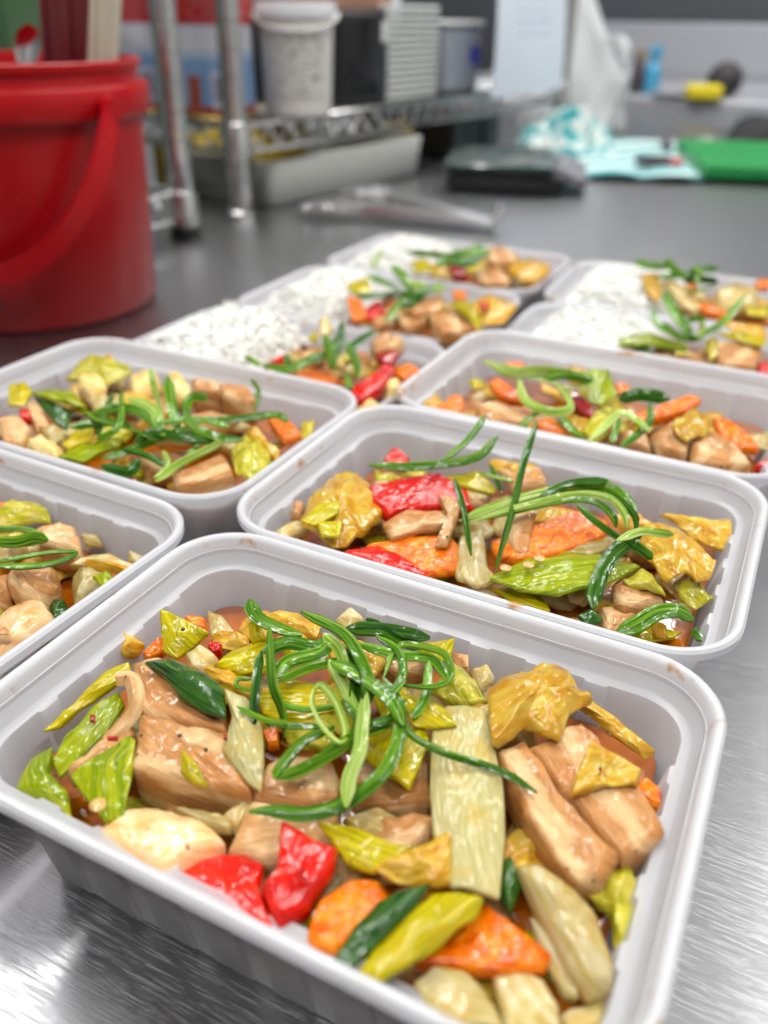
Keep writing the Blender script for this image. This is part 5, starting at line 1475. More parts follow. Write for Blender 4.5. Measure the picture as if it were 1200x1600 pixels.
def rice(key, edge, top, seed):
    """a mound of grains in the left half of a low tub"""
    x, y, a, kind, sz, where, label = TUBS[key]
    r = np.random.default_rng(seed)
    xe0, xe1 = -TL / 2 + 0.0125, edge

    def height(ux, uy):
        e = np.minimum(np.minimum((ux - xe0) / 0.022, (TW / 2 - 0.0125 - np.abs(uy)) / 0.020), (xe1 + 0.012 - ux) / 0.024)
        e = np.clip(e, 0, 1)
        P = np.stack([ux, uy, ux * 0], 1)
        return 0.026 + (top - 0.026) * (e * (2 - e)) + 0.0030 * vnoise(P, 150, seed) * e + 0.0016 * vnoise(P, 420, seed + 3)
    # grain prototype
    nr, rings = 6, [(-0.5, 0.0), (-0.42, 0.55), (-0.15, 1.0), (0.18, 1.0), (0.42, 0.6), (0.5, 0.0)]
    pv = []
    for (t, s) in rings:
        for k in range(nr):
            th = 2 * math.pi * k / nr
            pv.append((t * 0.0060, s * 0.00110 * math.cos(th), s * 0.00110 * math.sin(th)))
    pv = np.array(pv)
    pf = []
    for i in range(len(rings) - 1):
        for k in range(nr):
            pf.append((i * nr + k, i * nr + (k + 1) % nr, (i + 1) * nr + (k + 1) % nr, (i + 1) * nr + k))
    pf = np.array(pf)
    n = 2300
    ux = r.uniform(xe0, xe1 + 0.010, n)
    uy = r.uniform(-TW / 2 + 0.012, TW / 2 - 0.012, n)
    keep = ~((ux < xe0 + 0.012) & (np.abs(uy) > TW / 2 - 0.022))
    ux, uy = ux[keep], uy[keep]
    n = len(ux)
    uz = height(ux, uy) + r.uniform(-0.0016, 0.0006, n)
    az = r.uniform(0, 2 * math.pi, n)
    el = r.normal(0, 0.35, n)
    T = np.stack([np.cos(az) * np.cos(el), np.sin(az) * np.cos(el), np.sin(el)], 1)
    S = np.stack([-np.sin(az), np.cos(az), az * 0], 1)
    U = np.cross(T, S)
    sc = r.uniform(0.85, 1.1, n)
    V = (np.stack([ux, uy, uz], 1)[:, None, :] + sc[:, None, None] * (pv[None, :, 0:1] * T[:, None, :] + pv[None, :, 1:2] * S[:, None, :] + pv[None, :, 2:3] * U[:, None, :])).reshape(-1, 3)
    F = (pf[None] + (np.arange(n) * len(pv))[:, None, None]).reshape(-1, 4)
    # packed rice under the loose grains
    gx = np.linspace(xe0 + 0.001, xe1 + 0.010, 26)
    gy = np.linspace(-TW / 2 + 0.014, TW / 2 - 0.014, 26)
    G = np.array([(p, q) for p in gx for q in gy])
    hz = height(G[:, 0], G[:, 1]) - 0.0003
    b0 = len(V)
    V = np.concatenate([V, np.column_stack([G, hz])])
    GF = [(b0 + i * 26 + j, b0 + (i + 1) * 26 + j, b0 + (i + 1) * 26 + j + 1, b0 + i * 26 + j + 1) for i in range(25) for j in range(25)]
    ca, sa = math.cos(a), math.sin(a)
    V = np.column_stack([x + ca * V[:, 0] - sa * V[:, 1], y + sa * V[:, 0] + ca * V[:, 1], V[:, 2]])
    o = mk('rice', V, F.tolist() + GF, M['rice'])
    tag(o, 'mound of white cooked rice filling the left of the ' + where, 'rice', 'mounds of rice', 'stuff')


rice('F', -0.018, 0.048, 11)
rice('G', -0.022, 0.044, 12)
rice('H', -0.020, 0.043, 13)
rice('I', 0.000, 0.042, 14)
rice('J', -0.006, 0.043, 15)

# ------------------------------------------------------------------ red bucket with utensils
BC = Vector((-0.4835, 0.354, 0.0))
bk = empty('red_bucket', BC)
prof = [(0.080, 0.0), (0.0905, 0.0015), (0.092, 0.004), (0.0985, 0.140), (0.0990, 0.1405), (0.0990, 0.1415), (0.1045, 0.1415), (0.1055, 0.1430), (0.1055, 0.1600), (0.1045, 0.1615), (0.0995, 0.1620),
        (0.0985, 0.1650), (0.0985, 0.1700), (0.1010, 0.1715), (0.1015, 0.1760), (0.1000, 0.1770), (0.0965, 0.1765), (0.0955, 0.1720), (0.0895, 0.0060), (0.080, 0.0040)]
MB().lathe(BC, prof, 72).build('pail', M['red'], bk)
fw = Vector((-0.449, 0.893, 0)).normalized()
rt = Vector((0.893, 0.449, 0)).normalized()
# bail handle hanging in front, pivots at the collar
hp = []
for k in range(25):
    t = math.pi * k / 24
    side = math.cos(t)
    drop = math.sin(t)
    base = BC + Vector((0, 0, 0.150))
    fr = rt * (0.094 * side) - fw * (0.0545 + 0.057 * drop ** 0.7) + Vector((0, 0, -0.103 * drop))
    hp.append(base + fr)
MBh = MB()
V, F = [], []
for i, p in enumerate(hp):
    t = (hp[min(i + 1, 24)] - hp[max(i - 1, 0)]).normalized()
    rad = Vector((p.x - BC.x, p.y - BC.y, 0)).normalized()
    s = t.cross(rad).normalized()
    for (a, c) in ((-0.0065, 0.0), (0.0065, 0.0), (0.0065, 0.0035), (-0.0065, 0.0035)):
        V.append(p + s * a + rad * c)
for i in range(24):
    for k in range(4):
        F.append((i * 4 + k, i * 4 + (k + 1) % 4, (i + 1) * 4 + (k + 1) % 4, (i + 1) * 4 + k))
F += [(3, 2, 1, 0), (96, 97, 98, 99)]
hd = mk('bail_handle', V, F, M['red'], bk, flat_angle=40)
for i in (0, 24):
    p = hp[i]
    rad = Vector((p.x - BC.x, p.y - BC.y, 0)).normalized()
    MB().tube([p - rad * 0.002, p + rad * 0.006], 0.0075, 14).build('pivot', M['red'], bk)
# date stamp printed near the base (smudged, unreadable ink dashes)
M['ink'] = plain('black_ink', lin(60, 8, 12), 0.5)
rr = random.Random(4)
mb = MB()
for row in range(2):
    ang = -0.95
    while ang < (0.10 if row == 0 else -0.35):
        w = rr.uniform(0.012, 0.035)
        z0 = 0.0215 - row * 0.0055
        hgt = rr.uniform(0.0018, 0.0034)
        r0 = 0.092 + 0.0065 * z0 / 0.136 + 0.0004
        for q in (0, 1):
            pass
        a0, a1 = ang, ang + w * 0.7
        P = []
        for (aa, zz) in ((a0, z0), (a1, z0), (a1, z0 + hgt), (a0, z0 + hgt)):
            d = rt * math.sin(aa) - fw * math.cos(aa)
            P.append(BC + d * r0 + Vector((0, 0, zz)))
            P.append(BC + d * (r0 - 0.0012) + Vector((0, 0, zz)))
        mb.add(P, [(0, 2, 4, 6), (1, 7, 5, 3), (0, 1, 3, 2), (2, 3, 5, 4), (4, 5, 7, 6), (6, 7, 1, 0)])
        ang += w
mb.build('date_stamp', M['ink'], bk, smooth=False)
tag(bk, 'red plastic bucket with a hanging bail handle, holding utensils', 'bucket')
M['maroon'] = plain('maroon_plastic', lin(104, 26, 34), 0.35)
M['bone'] = plain('bone_white_metal', lin(206, 198, 180), 0.3, metal=0.35)


def utensil(name, label, foot, head, w, t, mat, cat, face):
    """flat-handled utensil leaning in the bucket"""
    foot, head = Vector(foot), Vector(head)
    ax = (head - foot).normalized()
    s = ax.cross(Vector(face)).normalized()
    n = s.cross(ax)
    e = empty(name, foot)
    V, F = [], []
    prof = [(-1, -0.6), (-0.9, -1), (0.9, -1), (1, -0.6), (1, 0.6), (0.9, 1), (0.55, 1.0), (0.45, 0.55), (-0.45, 0.55), (-0.55, 1.0), (-0.9, 1), (-1, 0.6)]
    st = [(0.0, 0.55), (0.25, 0.75), (0.5, 1), (0.97, 1), (1.0, 0.8)]
    m = len(prof)
    for (u, sc) in st:
        for (a, c) in prof:
            V.append(foot + (head - foot) * u + s * a * w / 2 * sc + n * c * t / 2)
    for i in range(len(st) - 1):
        for k in range(m):
            F.append((i * m + k, i * m + (k + 1) % m, (i + 1) * m + (k + 1) % m, (i + 1) * m + k))
    F.append(tuple(reversed(range(m))))
    F.append(tuple(range((len(st) - 1) * m, len(st) * m)))
    mk('handle', V, F, mat, e, flat_angle=30)
    q = foot + ax * 0.004
    MB().box(q, (w * 0.7, t * 0.5, 0.008), rot=Matrix((s, n, ax)).transposed()).build('blade', M['steel'], e, smooth=False)
    tag(e, label, cat, 'utensils in the red bucket')


fc = -fw
utensil('spatula', 'maroon spatula handle at the left of the bucket', BC + rt * 0.020 + fw * 0.02 + Vector((0, 0, 0.012)), at_depth(78, -70, 0.60), 0.018, 0.012, M['maroon'], 'utensil', fc)
utensil('spatula', 'wide maroon spatula handle beside the white one', BC + rt * 0.040 + fw * 0.01 + Vector((0, 0, 0.012)), at_depth(122, -60, 0.585), 0.021, 0.012, M['maroon'], 'utensil', fc)
utensil('ladle', 'bone white utensil handle at the right of the bucket', BC + rt * 0.050 - fw * 0.02 + Vector((0, 0, 0.012)), at_depth(168, -60, 0.570), 0.020, 0.010, M['bone'], 'utensil', fc)
e = empty('spoon', BC + rt * 0.0 - fw * 0.045 + Vector((0, 0, 0.012)))
p1 = at_depth(42, 98, 0.585)
p0 = BC - fw * 0.040 + Vector((0, 0, 0.012))
MB().tube([p0, p1], 0.0025, 10).build('stem', M['chrome'], e)
V, F = [], []
d = (p1 - p0).normalized()
sd = rt
for i in range(9):
    u = i / 8
    wv = 0.0088 * math.sin(math.pi * min(1, 0.12 + 0.88 * (1 - u))) ** 0.6 if u < 1 else 0.001
    for k in range(7):
        q = -1 + 2 * k / 6
        V.append(p1 + d * (0.030 * u - 0.006) + sd * wv * q + fw * 0.004 * (1 - q * q) * math.sin(math.pi * u))
for i in range(8):
    for k in range(6):
        F.append((i * 7 + k, i * 7 + k + 1, (i + 1) * 7 + k + 1, (i + 1) * 7 + k))
nb = len(V)
V += [v + fw * 0.0012 for v in V]
F += [tuple(reversed([i + nb for i in f])) for f in F]
mk('bowl', V, F, M['chrome'], e)
tag(e, 'small steel spoon tip showing over the bucket rim', 'spoon', 'utensils in the red bucket')

# ------------------------------------------------------------------ wire shelving on the bench
S0 = Vector((-0.515, 0.685, 0))
SU = Vector((0.115, 0.82, 0)).normalized()
SV = Vector((-SU.y, SU.x, 0))
SLEN, SDEP, SZ = 0.845, 0.36, 0.098


def post(parent, base, h, r=0.0127):
    prof = [(r * 0.95, 0.0)]
    z = 0.02
    while z < h:
        prof += [(r, z - 0.002), (r, z - 0.0012), (r * 0.90, z - 0.0006), (r * 0.90, z + 0.0006), (r, z + 0.0012)]
        z += 0.0254
    prof += [(r, h), (r * 0.6, h + 0.004)]
    return MB().lathe(base, prof, 20).build('post', M['chrome'], parent)


def truss(parent, a, b, z, hgt, n, name='edge_truss'):
    """shelf edge: two rods with a zigzag wire between"""
    a, b = Vector(a), Vector(b)
    mb = MB()
    mb.tube([a + Vector((0, 0, z)), b + Vector((0, 0, z))], 0.0032, 10)
    mb.tube([a + Vector((0, 0, z - hgt)), b + Vector((0, 0, z - hgt))], 0.0032, 10)
    pts = []
    for i in range(2 * n + 1):
        p = a + (b - a) * (i / (2 * n))
        pts.append(p + Vector((0, 0, z - (0.002 if i % 2 else hgt - 0.002))))
    mb.tube(pts, 0.0024, 7)
    return mb.build(name, M['chrome'], parent)


def shelf_deck(parent, o, u, v, ln, dp, z):
    mb = MB()
    k = int(ln / 0.026)
    for i in range(k + 1):
        p = o + u * (ln * i / k)
        mb.tube([p + Vector((0, 0, z + 0.0005)), p + v * dp + Vector((0, 0, z + 0.0005))], 0.0019, 6)
    for f in (0.33, 0.66):
        p = o + v * (dp * f)
        mb.tube([p + Vector((0, 0, z - 0.004)), p + u * ln + Vector((0, 0, z - 0.004))], 0.0030, 7)
    r = mb.build('wire_deck', M['chrome'], parent)
    tag(r, None, None, None, 'stuff')
    return r


sh = empty('wire_shelf', S0)
corners = [S0, S0 + SU * SLEN, S0 + SV * SDEP, S0 + SU * SLEN + SV * SDEP]
for c in corners:
    p = post(sh, c, 0.62)
    MB().lathe(c + Vector((0, 0, 0.0)), [(0.0150, 0.0), (0.0165, 0.003), (0.0150, 0.010), (0.0128, 0.012)], 18).build('foot', M['chrome'], p)
    for zz in (SZ,):
        MB().lathe(c + Vector((0, 0, zz - 0.031)), [(0.0142, 0.0), (0.0168, 0.002), (0.0152, 0.034), (0.0140, 0.036)], 18).build('collar', M['chrome'], p)
for zz in (SZ,):
    truss(sh, corners[0], corners[1], zz, 0.026, 24)
    truss(sh, corners[2], corners[3], zz, 0.026, 24)
    truss(sh, corners[0], corners[2], zz, 0.026, 10)
    truss(sh, corners[1], corners[3], zz, 0.026, 10)
    shelf_deck(sh, S0, SU, SV, SLEN, SDEP, zz)
tag(sh, 'chrome wire shelf on the bench loaded with tins and tubs', 'wire shelf')

# second, lower wire rack behind the bucket
R0 = at(291, 372, 0)
RU = SV * -1.0
sh2 = empty('wire_rack', R0)
rc = [R0, R0 + SV * 0.34, R0 - SU * 0.105, R0 + SV * 0.34 - SU * 0.105]
for c in rc:
    p = post(sh2, c, 0.62)
    MB().lathe(c, [(0.0160, 0.0), (0.0160, 0.014), (0.0150, 0.020), (0.0128, 0.022)], 18).build('foot', M['black'], p)
    MB().lathe(c + Vector((0, 0, 0.012)), [(0.0142, 0.0), (0.0168, 0.002), (0.0152, 0.034), (0.0140, 0.036)], 18).build('collar', M['chrome'], p)
truss(sh2, rc[0], rc[1], 0.046, 0.026, 10)
truss(sh2, rc[2], rc[3], 0.046, 0.026, 10)
truss(sh2, rc[0], rc[2], 0.046, 0.026, 4)
truss(sh2, rc[1], rc[3], 0.046, 0.026, 4)
shelf_deck(sh2, R0 - SU * 0.105, SU, SV, 0.105, 0.34, 0.046)
tag(sh2, 'low chrome wire rack standing behind the red bucket', 'wire rack')
# folded carton on the low rack, seen left of the utensils
M['greenbox'] = plain('green_box', lin(70, 104, 70), 0.5, noise=0.25, nscale=18)
M['bluebox'] = plain('blue_print', lin(80, 110, 170), 0.5, noise=0.3, nscale=30)
gb = empty('grocery_carton', R0 - SU * 0.05 + SV * 0.21 + Vector((0, 0, 0.05)))
c0 = R0 - SU * 0.05 + SV * 0.21
rzs = math.atan2(SU.y, SU.x)
MB().box(c0 + Vector((0, 0, 0.175)), (0.085, 0.20, 0.25), rzs, bev=0.003).build('carton', M['greenbox'], gb, smooth=False)
MB().box(c0 - SU * 0.0430 + Vector((0, 0, 0.160)), (0.002, 0.16, 0.05), rzs).build('printed_panel', M['bluebox'], gb, smooth=False)
tag(gb, 'green and blue printed carton behind the bucket at left', 'carton')


# ------------------------------------------------------------------ things on the wire shelf
def can_mat():
    m, nt, out = newmat('tin_label')
    tc = N(nt, 'ShaderNodeTexCoord')
    sp = N(nt, 'ShaderNodeSeparateXYZ')
    nt.links.new(tc.outputs['Object'], sp.inputs[0])
    rp = N(nt, 'ShaderNodeValToRGB')
    rp.color_ramp.interpolation = 'CONSTANT'
    cols = [(0.0, lin(150, 20, 26)), (0.10, lin(120, 160, 206)), (0.44, lin(176, 196, 222)), (0.50, lin(214, 216, 224)), (0.64, lin(196, 204, 222)), (0.68, lin(172, 18, 24))]
    e = rp.color_ramp.elements
    e[0].position, e[0].color = cols[0]
    e[1].position, e[1].color = cols[1]
    for p_, c_ in cols[2:]:
        q = e.new(p_)
        q.color = c_
    mr = N(nt, 'ShaderNodeMapRange')
    mr.inputs[1].default_value = 0.0
    mr.inputs[2].default_value = 0.135
    nt.links.new(sp.outputs['Z'], mr.inputs[0])
    nt.links.new(mr.outputs[0], rp.inputs[0])
    # fine printed lines
    wv = N(nt, 'ShaderNodeTexWave', Scale=95.0, Distortion=0.0)
    wv.bands_direction = 'Z'
    nt.links.new(tc.outputs['Object'], wv.inputs['Vector'])
    nz = N(nt, 'ShaderNodeTexNoise', Scale=70.0)
    nt.links.new(tc.outputs['Object'], nz.inputs['Vector'])
    gt = N(nt, 'ShaderNodeMath', operation='GREATER_THAN')
    gt.inputs[1].default_value = 0.48
    nt.links.new(nz.outputs['Fac'], gt.inputs[0])
    g2 = N(nt, 'ShaderNodeMath', operation='GREATER_THAN')
    g2.inputs[1].default_value = 0.62
    nt.links.new(wv.outputs['Fac'], g2.inputs[0])
    mu = N(nt, 'ShaderNodeMath', operation='MULTIPLY')
    nt.links.new(gt.outputs[0], mu.inputs[0])
    nt.links.new(g2.outputs[0], mu.inputs[1])
    mm = N(nt, 'ShaderNodeMath', operation='MULTIPLY')
    mm.inputs[1].default_value = 0.22
    nt.links.new(mu.outputs[0], mm.inputs[0])
    mx = N(nt, 'ShaderNodeMix', data_type='RGBA')
    nt.links.new(mm.outputs[0], mx.inputs[0])
    nt.links.new(rp.outputs[0], mx.inputs[6])
    mx.inputs[7].default_value = lin(226, 200, 210)
    p = principled(nt, Roughness=0.35)
    nt.links.new(mx.outputs[2], p.inputs['Base Color'])
    nt.links.new(p.outputs[0], out.inputs[0])
    return m


M['canlabel'] = can_mat()
M['gold'] = plain('gold_lacquer', lin(190, 160, 90), 0.25, metal=0.8)
M['patch'] = plain('white_print', lin(220, 222, 232), 0.4)
M['bars'] = plain('barcode_ink', lin(70, 60, 110), 0.5)
M['cocoa'] = plain('brown_print', lin(150, 70, 50), 0.5, noise=0.3, nscale=60)


def tin(label, c, r, h, full=True):
    t = empty('food_tin', c)
    cc = Vector(c)
    MB().lathe(cc, [(r * 0.9, 0.001), (r, 0.0), (r * 1.02, 0.002), (r * 0.99, 0.005), (r * 0.99, h - 0.005), (r * 1.02, h - 0.002), (r, h), (r * 0.96, h - 0.0005), (r * 0.95, h - 0.004)], 40).build('tin_body', M['gold'], t)
    lb = MB().lathe(cc, [(r * 0.992, 0.006), (r * 1.003, 0.0065), (r * 1.003, h - 0.0065), (r * 0.992, h - 0.006)], 40, close=False).build('paper_label', M['canlabel'], t)
    vw = (CAM_LOC - cc)
    vw.z = 0
    vw.normalize()
    base = math.atan2(vw.y, vw.x)
    # price panel with a barcode, and a round picture
    for (a0, a1, z0, z1, mt, nm) in ((-0.05, 0.42, 0.012, 0.048, 'patch', 'barcode_panel'), (-0.62, -0.30, 0.010, 0.044, 'cocoa', 'picture')):
        V, F = [], []
        for i in range(7):
            a = base + a0 + (a1 - a0) * i / 6
            for zz in (z0, z1):
                for rr_ in (r * 1.0035, r * 1.0065):
                    V.append(cc + Vector((math.cos(a) * rr_, math.sin(a) * rr_, zz)))
        for i in range(6):
            q = i * 4
            F += [(q + 1, q + 5, q + 7, q + 3), (q, q + 2, q + 6, q + 4), (q, q + 4, q + 5, q + 1), (q + 2, q + 3, q + 7, q + 6)]
        F += [(0, 1, 3, 2), (24, 26, 27, 25)]
        pn = mk(nm, V, F, M[mt], lb, flat_angle=40)
        if nm == 'barcode_panel':
            pass
    mb = MB()
    for i in range(7):
        a = base + 0.04 + 0.05 * i
        p = cc + Vector((math.cos(a) * r * 1.007, math.sin(a) * r * 1.007, 0.031))
        mb.box(p, (0.0012, 0.0012, 0.026), a)
    mb.build('barcode', M['bars'], lb, smooth=False)
    tag(t, label, 'tin', 'tins on the wire shelf')
    return t


cp = at(338, 188, SZ + 0.003)
vd = Vector((cp.x - CAM_LOC.x, cp.y - CAM_LOC.y, 0)).normalized()
cc = cp + vd * 0.047
cc.z = SZ + 0.003
tin('red, white and blue labelled tin between the two chrome posts', cc, 0.0470, 0.128)
c2 = cc + SV * 0.118 - SU * 0.006
tin('labelled tin half hidden behind the left chrome post', c2, 0.0470, 0.128)
c3 = Vector((cc.x, cc.y, cc.z + 0.128))
tin('red tin stacked on top of the labelled tin', c3, 0.0470, 0.128)

# white tub with clear lid and wire bail
M['milk'] = plain('milky_white_plastic', lin(222, 220, 216), 0.35)
M['clearlid'] = tub_mat('clear_lid', False)


def print_mat():
    m, nt, out = newmat('black_print')
    tc = N(nt, 'ShaderNodeTexCoord')
    mp = N(nt, 'ShaderNodeMapping')
    mp.inputs['Scale'].default_value = (1, 1, 2.6)
    nt.links.new(tc.outputs['Object'], mp.inputs['Vector'])
    nz = N(nt, 'ShaderNodeTexNoise', Scale=120.0, Detail=3.0)
    nt.links.new(mp.outputs[0], nz.inputs['Vector'])
    r = N(nt, 'ShaderNodeMapRange')
    r.inputs[1].default_value = 0.54
    r.inputs[2].default_value = 0.64
    nt.links.new(nz.outputs['Fac'], r.inputs[0])
    mx = N(nt, 'ShaderNodeMix', data_type='RGBA')
    mx.inputs[6].default_value = lin(216, 214, 210)
    mx.inputs[7].default_value = lin(120, 118, 118)
    nt.links.new(r.outputs[0], mx.inputs[0])
    p = principled(nt, Roughness=0.4)
    nt.links.new(mx.outputs[2], p.inputs['Base Color'])
    nt.links.new(p.outputs[0], out.inputs[0])
    return m


M['print'] = print_mat()
tp_ = at(462, 186, SZ + 0.003)
vd = Vector((tp_.x - CAM_LOC.x, tp_.y - CAM_LOC.y, 0)).normalized()
tc_ = tp_ + vd * 0.042 + SU * 0.006
tc_.z = SZ + 0.003
wt = empty('white_tub', tc_)
MB().lathe(tc_, [(0.036, 0.0), (0.0385, 0.002), (0.0425, 0.098), (0.0445, 0.099), (0.0445, 0.103), (0.0425, 0.104), (0.040, 0.103)], 40).build('tub_body', M['milk'], wt)
MB().lathe(tc_, [(0.0405, 0.101), (0.0460, 0.1005), (0.0465, 0.112), (0.0450, 0.1145), (0.0435, 0.115), (0.0425, 0.112), (0.002, 0.112)], 40).build('lid', M['clearlid'], wt)
vw = -vd
ba = math.atan2(vw.y, vw.x)
V, F = [], []
for i in range(13):
    a = ba - 0.75 + 1.5 * i / 12
    for zz in (0.022, 0.086):
        r0 = 0.0385 + 0.004 * (zz / 0.098)
        for rr_ in (r0 + 0.0002, r0 + 0.0008):
            V.append(tc_ + Vector((math.cos(a) * rr_, math.sin(a) * rr_, zz)))
for i in range(12):
    q = i * 4
    F += [(q + 1, q + 5, q + 7, q + 3), (q, q + 2, q + 6, q + 4), (q, q + 4, q + 5, q + 1), (q + 2, q + 3, q + 7, q + 6)]
F += [(0, 1, 3, 2), (48, 50, 51, 49)]
mk('printed_label', V, F, M['print'], wt, flat_angle=40)
# bail handle flipped in front of the tub
hv = []
for k in range(19):
    t = math.pi * k / 18
    hv.append(tc_ + Vector((0, 0, 0.104)) + vd.cross(Vector((0, 0, 1))) * (0.0475 * math.cos(t)) - vd * (0.012 + 0.036 * math.sin(t)) - Vector((0, 0, 0.016 * math.sin(t))))
MB().tube(hv, 0.0018, 8).build('bail_handle', M['milk'], wt)
tag(wt, 'white plastic tub with clear lid and black print on the shelf', 'tub')

# black box, carton on top, stacked lids, blue and red packets
rz = math.atan2(SU.y, SU.x)


def on_shelf(u, v):
    q = S0 + SU * u + SV * v
    return Vector((q.x, q.y, SZ + 0.003))


def u_of(px_, py_):
    q = at(px_, py_, SZ + 0.003)
    return (q - S0).dot(SU)


u0, u1 = u_of(522, 170), u_of(626, 160)
bb = empty('black_box', on_shelf((u0 + u1) / 2, 0.14))
c = on_shelf((u0 + u1) / 2, 0.135)
MB().box(c + Vector((0, 0, 0.054)), (u1 - u0, 0.22, 0.108), rz, bev=0.006).build('casing', M['black'], bb)
M['gloss'] = plain('black_glass', lin(8, 8, 10), 0.12)
MB().box(c - SV * 0.111 + Vector((0, 0, 0.054)), (u1 - u0 - 0.02, 0.004, 0.09), rz, bev=0.0015).build('door', M['gloss'], bb)
MB().box(c - SV * 0.113 + SU * ((u1 - u0) / 2 - 0.018) + Vector((0, 0, 0.084)), (0.012, 0.004, 0.024), rz, bev=0.001).build('white_mark', M['white'], bb)
tag(bb, 'black box with a glossy front between white tub and stack', 'box')
M['card'] = plain('brown_card', lin(150, 112, 92), 0.6, noise=0.15)
cb_ = MB().box(c + Vector((0, 0, 0.108 + 0.021)) + SU * 0.01, (u1 - u0 + 0.02, 0.20, 0.042), rz, bev=0.003).build('brown_carton', M['card'])
tag(cb_, 'brown cardboard carton lying on the black box', 'carton')
u2, u3 = u_of(632, 162), u_of(704, 152)
st = empty('container_stack', on_shelf((u2 + u3) / 2, 0.10))
c = on_shelf((u2 + u3) / 2, 0.085)
M['lidw'] = plain('white_lids', lin(206, 208, 206), 0.35)
for i in range(14):
    lid = MB().box(c + Vector((0, 0, 0.0045 + i * 0.0082)), (u3 - u2, 0.13, 0.0062), rz, bev=0.0025).build('takeaway_container', M['lidw'], origin=None)
    tag(lid, '%s white takeaway container from the bottom of the stack beside the black box' % ['first', 'second', 'third', 'fourth', 'fifth', 'sixth', 'seventh', 'eighth', 'ninth', 'tenth', 'eleventh', 'twelfth', 'thirteenth', 'topmost, fourteenth'][i], 'container', 'stack of white containers')
bpy.data.objects.remove(st)
M['bluepk'] = plain('blue_packet', lin(24, 70, 160), 0.35, noise=0.2, nscale=25)
M['redpk'] = plain('red_packet', lin(196, 30, 34), 0.35, noise=0.2, nscale=40)
M['bluetop'] = plain('blue_cap', lin(20, 40, 170), 0.4)
M['clearbox'] = plain('grey_clear_box', lin(150, 154, 166), 0.25)


def packet(name, label, c, s, mats, rz_, cat='packet'):
    e_ = empty(name, c)
    cc_ = Vector(c) + Vector((0, 0, s[2] / 2))
    # pillow-shaped bag
    V, F = [], []
    nx, nz_ = 9, 9
    for sgn in (1, -1):
        for i in range(nx):
            for j in range(nz_):
                a, b_ = -1 + 2 * i / (nx - 1), -1 + 2 * j / (nz_ - 1)
                pf = (1 - abs(a) ** 3) * (1 - abs(b_) ** 4)
                wr = 0.06 * math.sin(7 * a + 3 * b_) * pf
                V.append(cc_ + Matrix.Rotation(rz_, 3, 'Z') @ Vector((a * s[0] / 2, sgn * s[1] / 2 * (0.06 + 0.94 * pf + wr), b_ * s[2] / 2)))
    n1 = nx * nz_
    for i in range(nx - 1):
        for j in range(nz_ - 1):
            q = (i * nz_ + j, i * nz_ + j + 1, (i + 1) * nz_ + j + 1, (i + 1) * nz_ + j)
            F.append(q)
            F.append(tuple(n1 + k for k in reversed(q)))
    ring = [i * nz_ for i in range(nx)] + [(nx - 1) * nz_ + j for j in range(1, nz_)] + [i * nz_ + nz_ - 1 for i in range(nx - 2, -1, -1)] + [j for j in range(nz_ - 2, 0, -1)]
    for k in range(len(ring)):
        a, b_ = ring[k], ring[(k + 1) % len(ring)]
        F.append((a, b_, b_ + n1, a + n1))
    mk('pouch', V, F, mats[0], e_)
    MB().box(cc_ - Matrix.Rotation(rz_, 3, 'Z') @ Vector((0, s[1] / 2 + 0.0005, -s[2] * 0.1)) * -1 * -1, (s[0] * 0.55, 0.002, s[2] * 0.3), rz_, bev=0.0008).build('printed_panel', mats[1], e_)
    tag(e_, label, cat, 'packets on the wire shelf')


c = on_shelf(u3 - 0.05, 0.20)
packet('packet', 'red printed packet behind the white stack', c, (0.075, 0.05, 0.165), (M['redpk'], M['patch']), rz)
c = on_shelf(u3 + 0.06, 0.18)
packet('packet', 'blue printed packet right of the red one', c, (0.11, 0.06, 0.170), (M['bluepk'], M['patch']), rz)
c = on_shelf(u3 + 0.075, 0.055)
jb = empty('plastic_box', c)
MB().box(c + Vector((0, 0, 0.045)), (0.10, 0.07, 0.088), rz, bev=0.008).build('box_body', M['clearbox'], jb)
MB().box(c + Vector((0, 0, 0.0925)), (0.106, 0.076, 0.007), rz, bev=0.003).build('lid', M['lidw'], jb)
MB().tube([c - SV * 0.034 + SU * 0.03 + Vector((0, 0, 0.05)), c - SV * 0.037 + SU * 0.03 + Vector((0, 0, 0.05))], 0.014, 18).build('blue_sticker', M['bluetop'], jb)
tag(jb, 'grey clear plastic box with a blue round sticker', 'box')


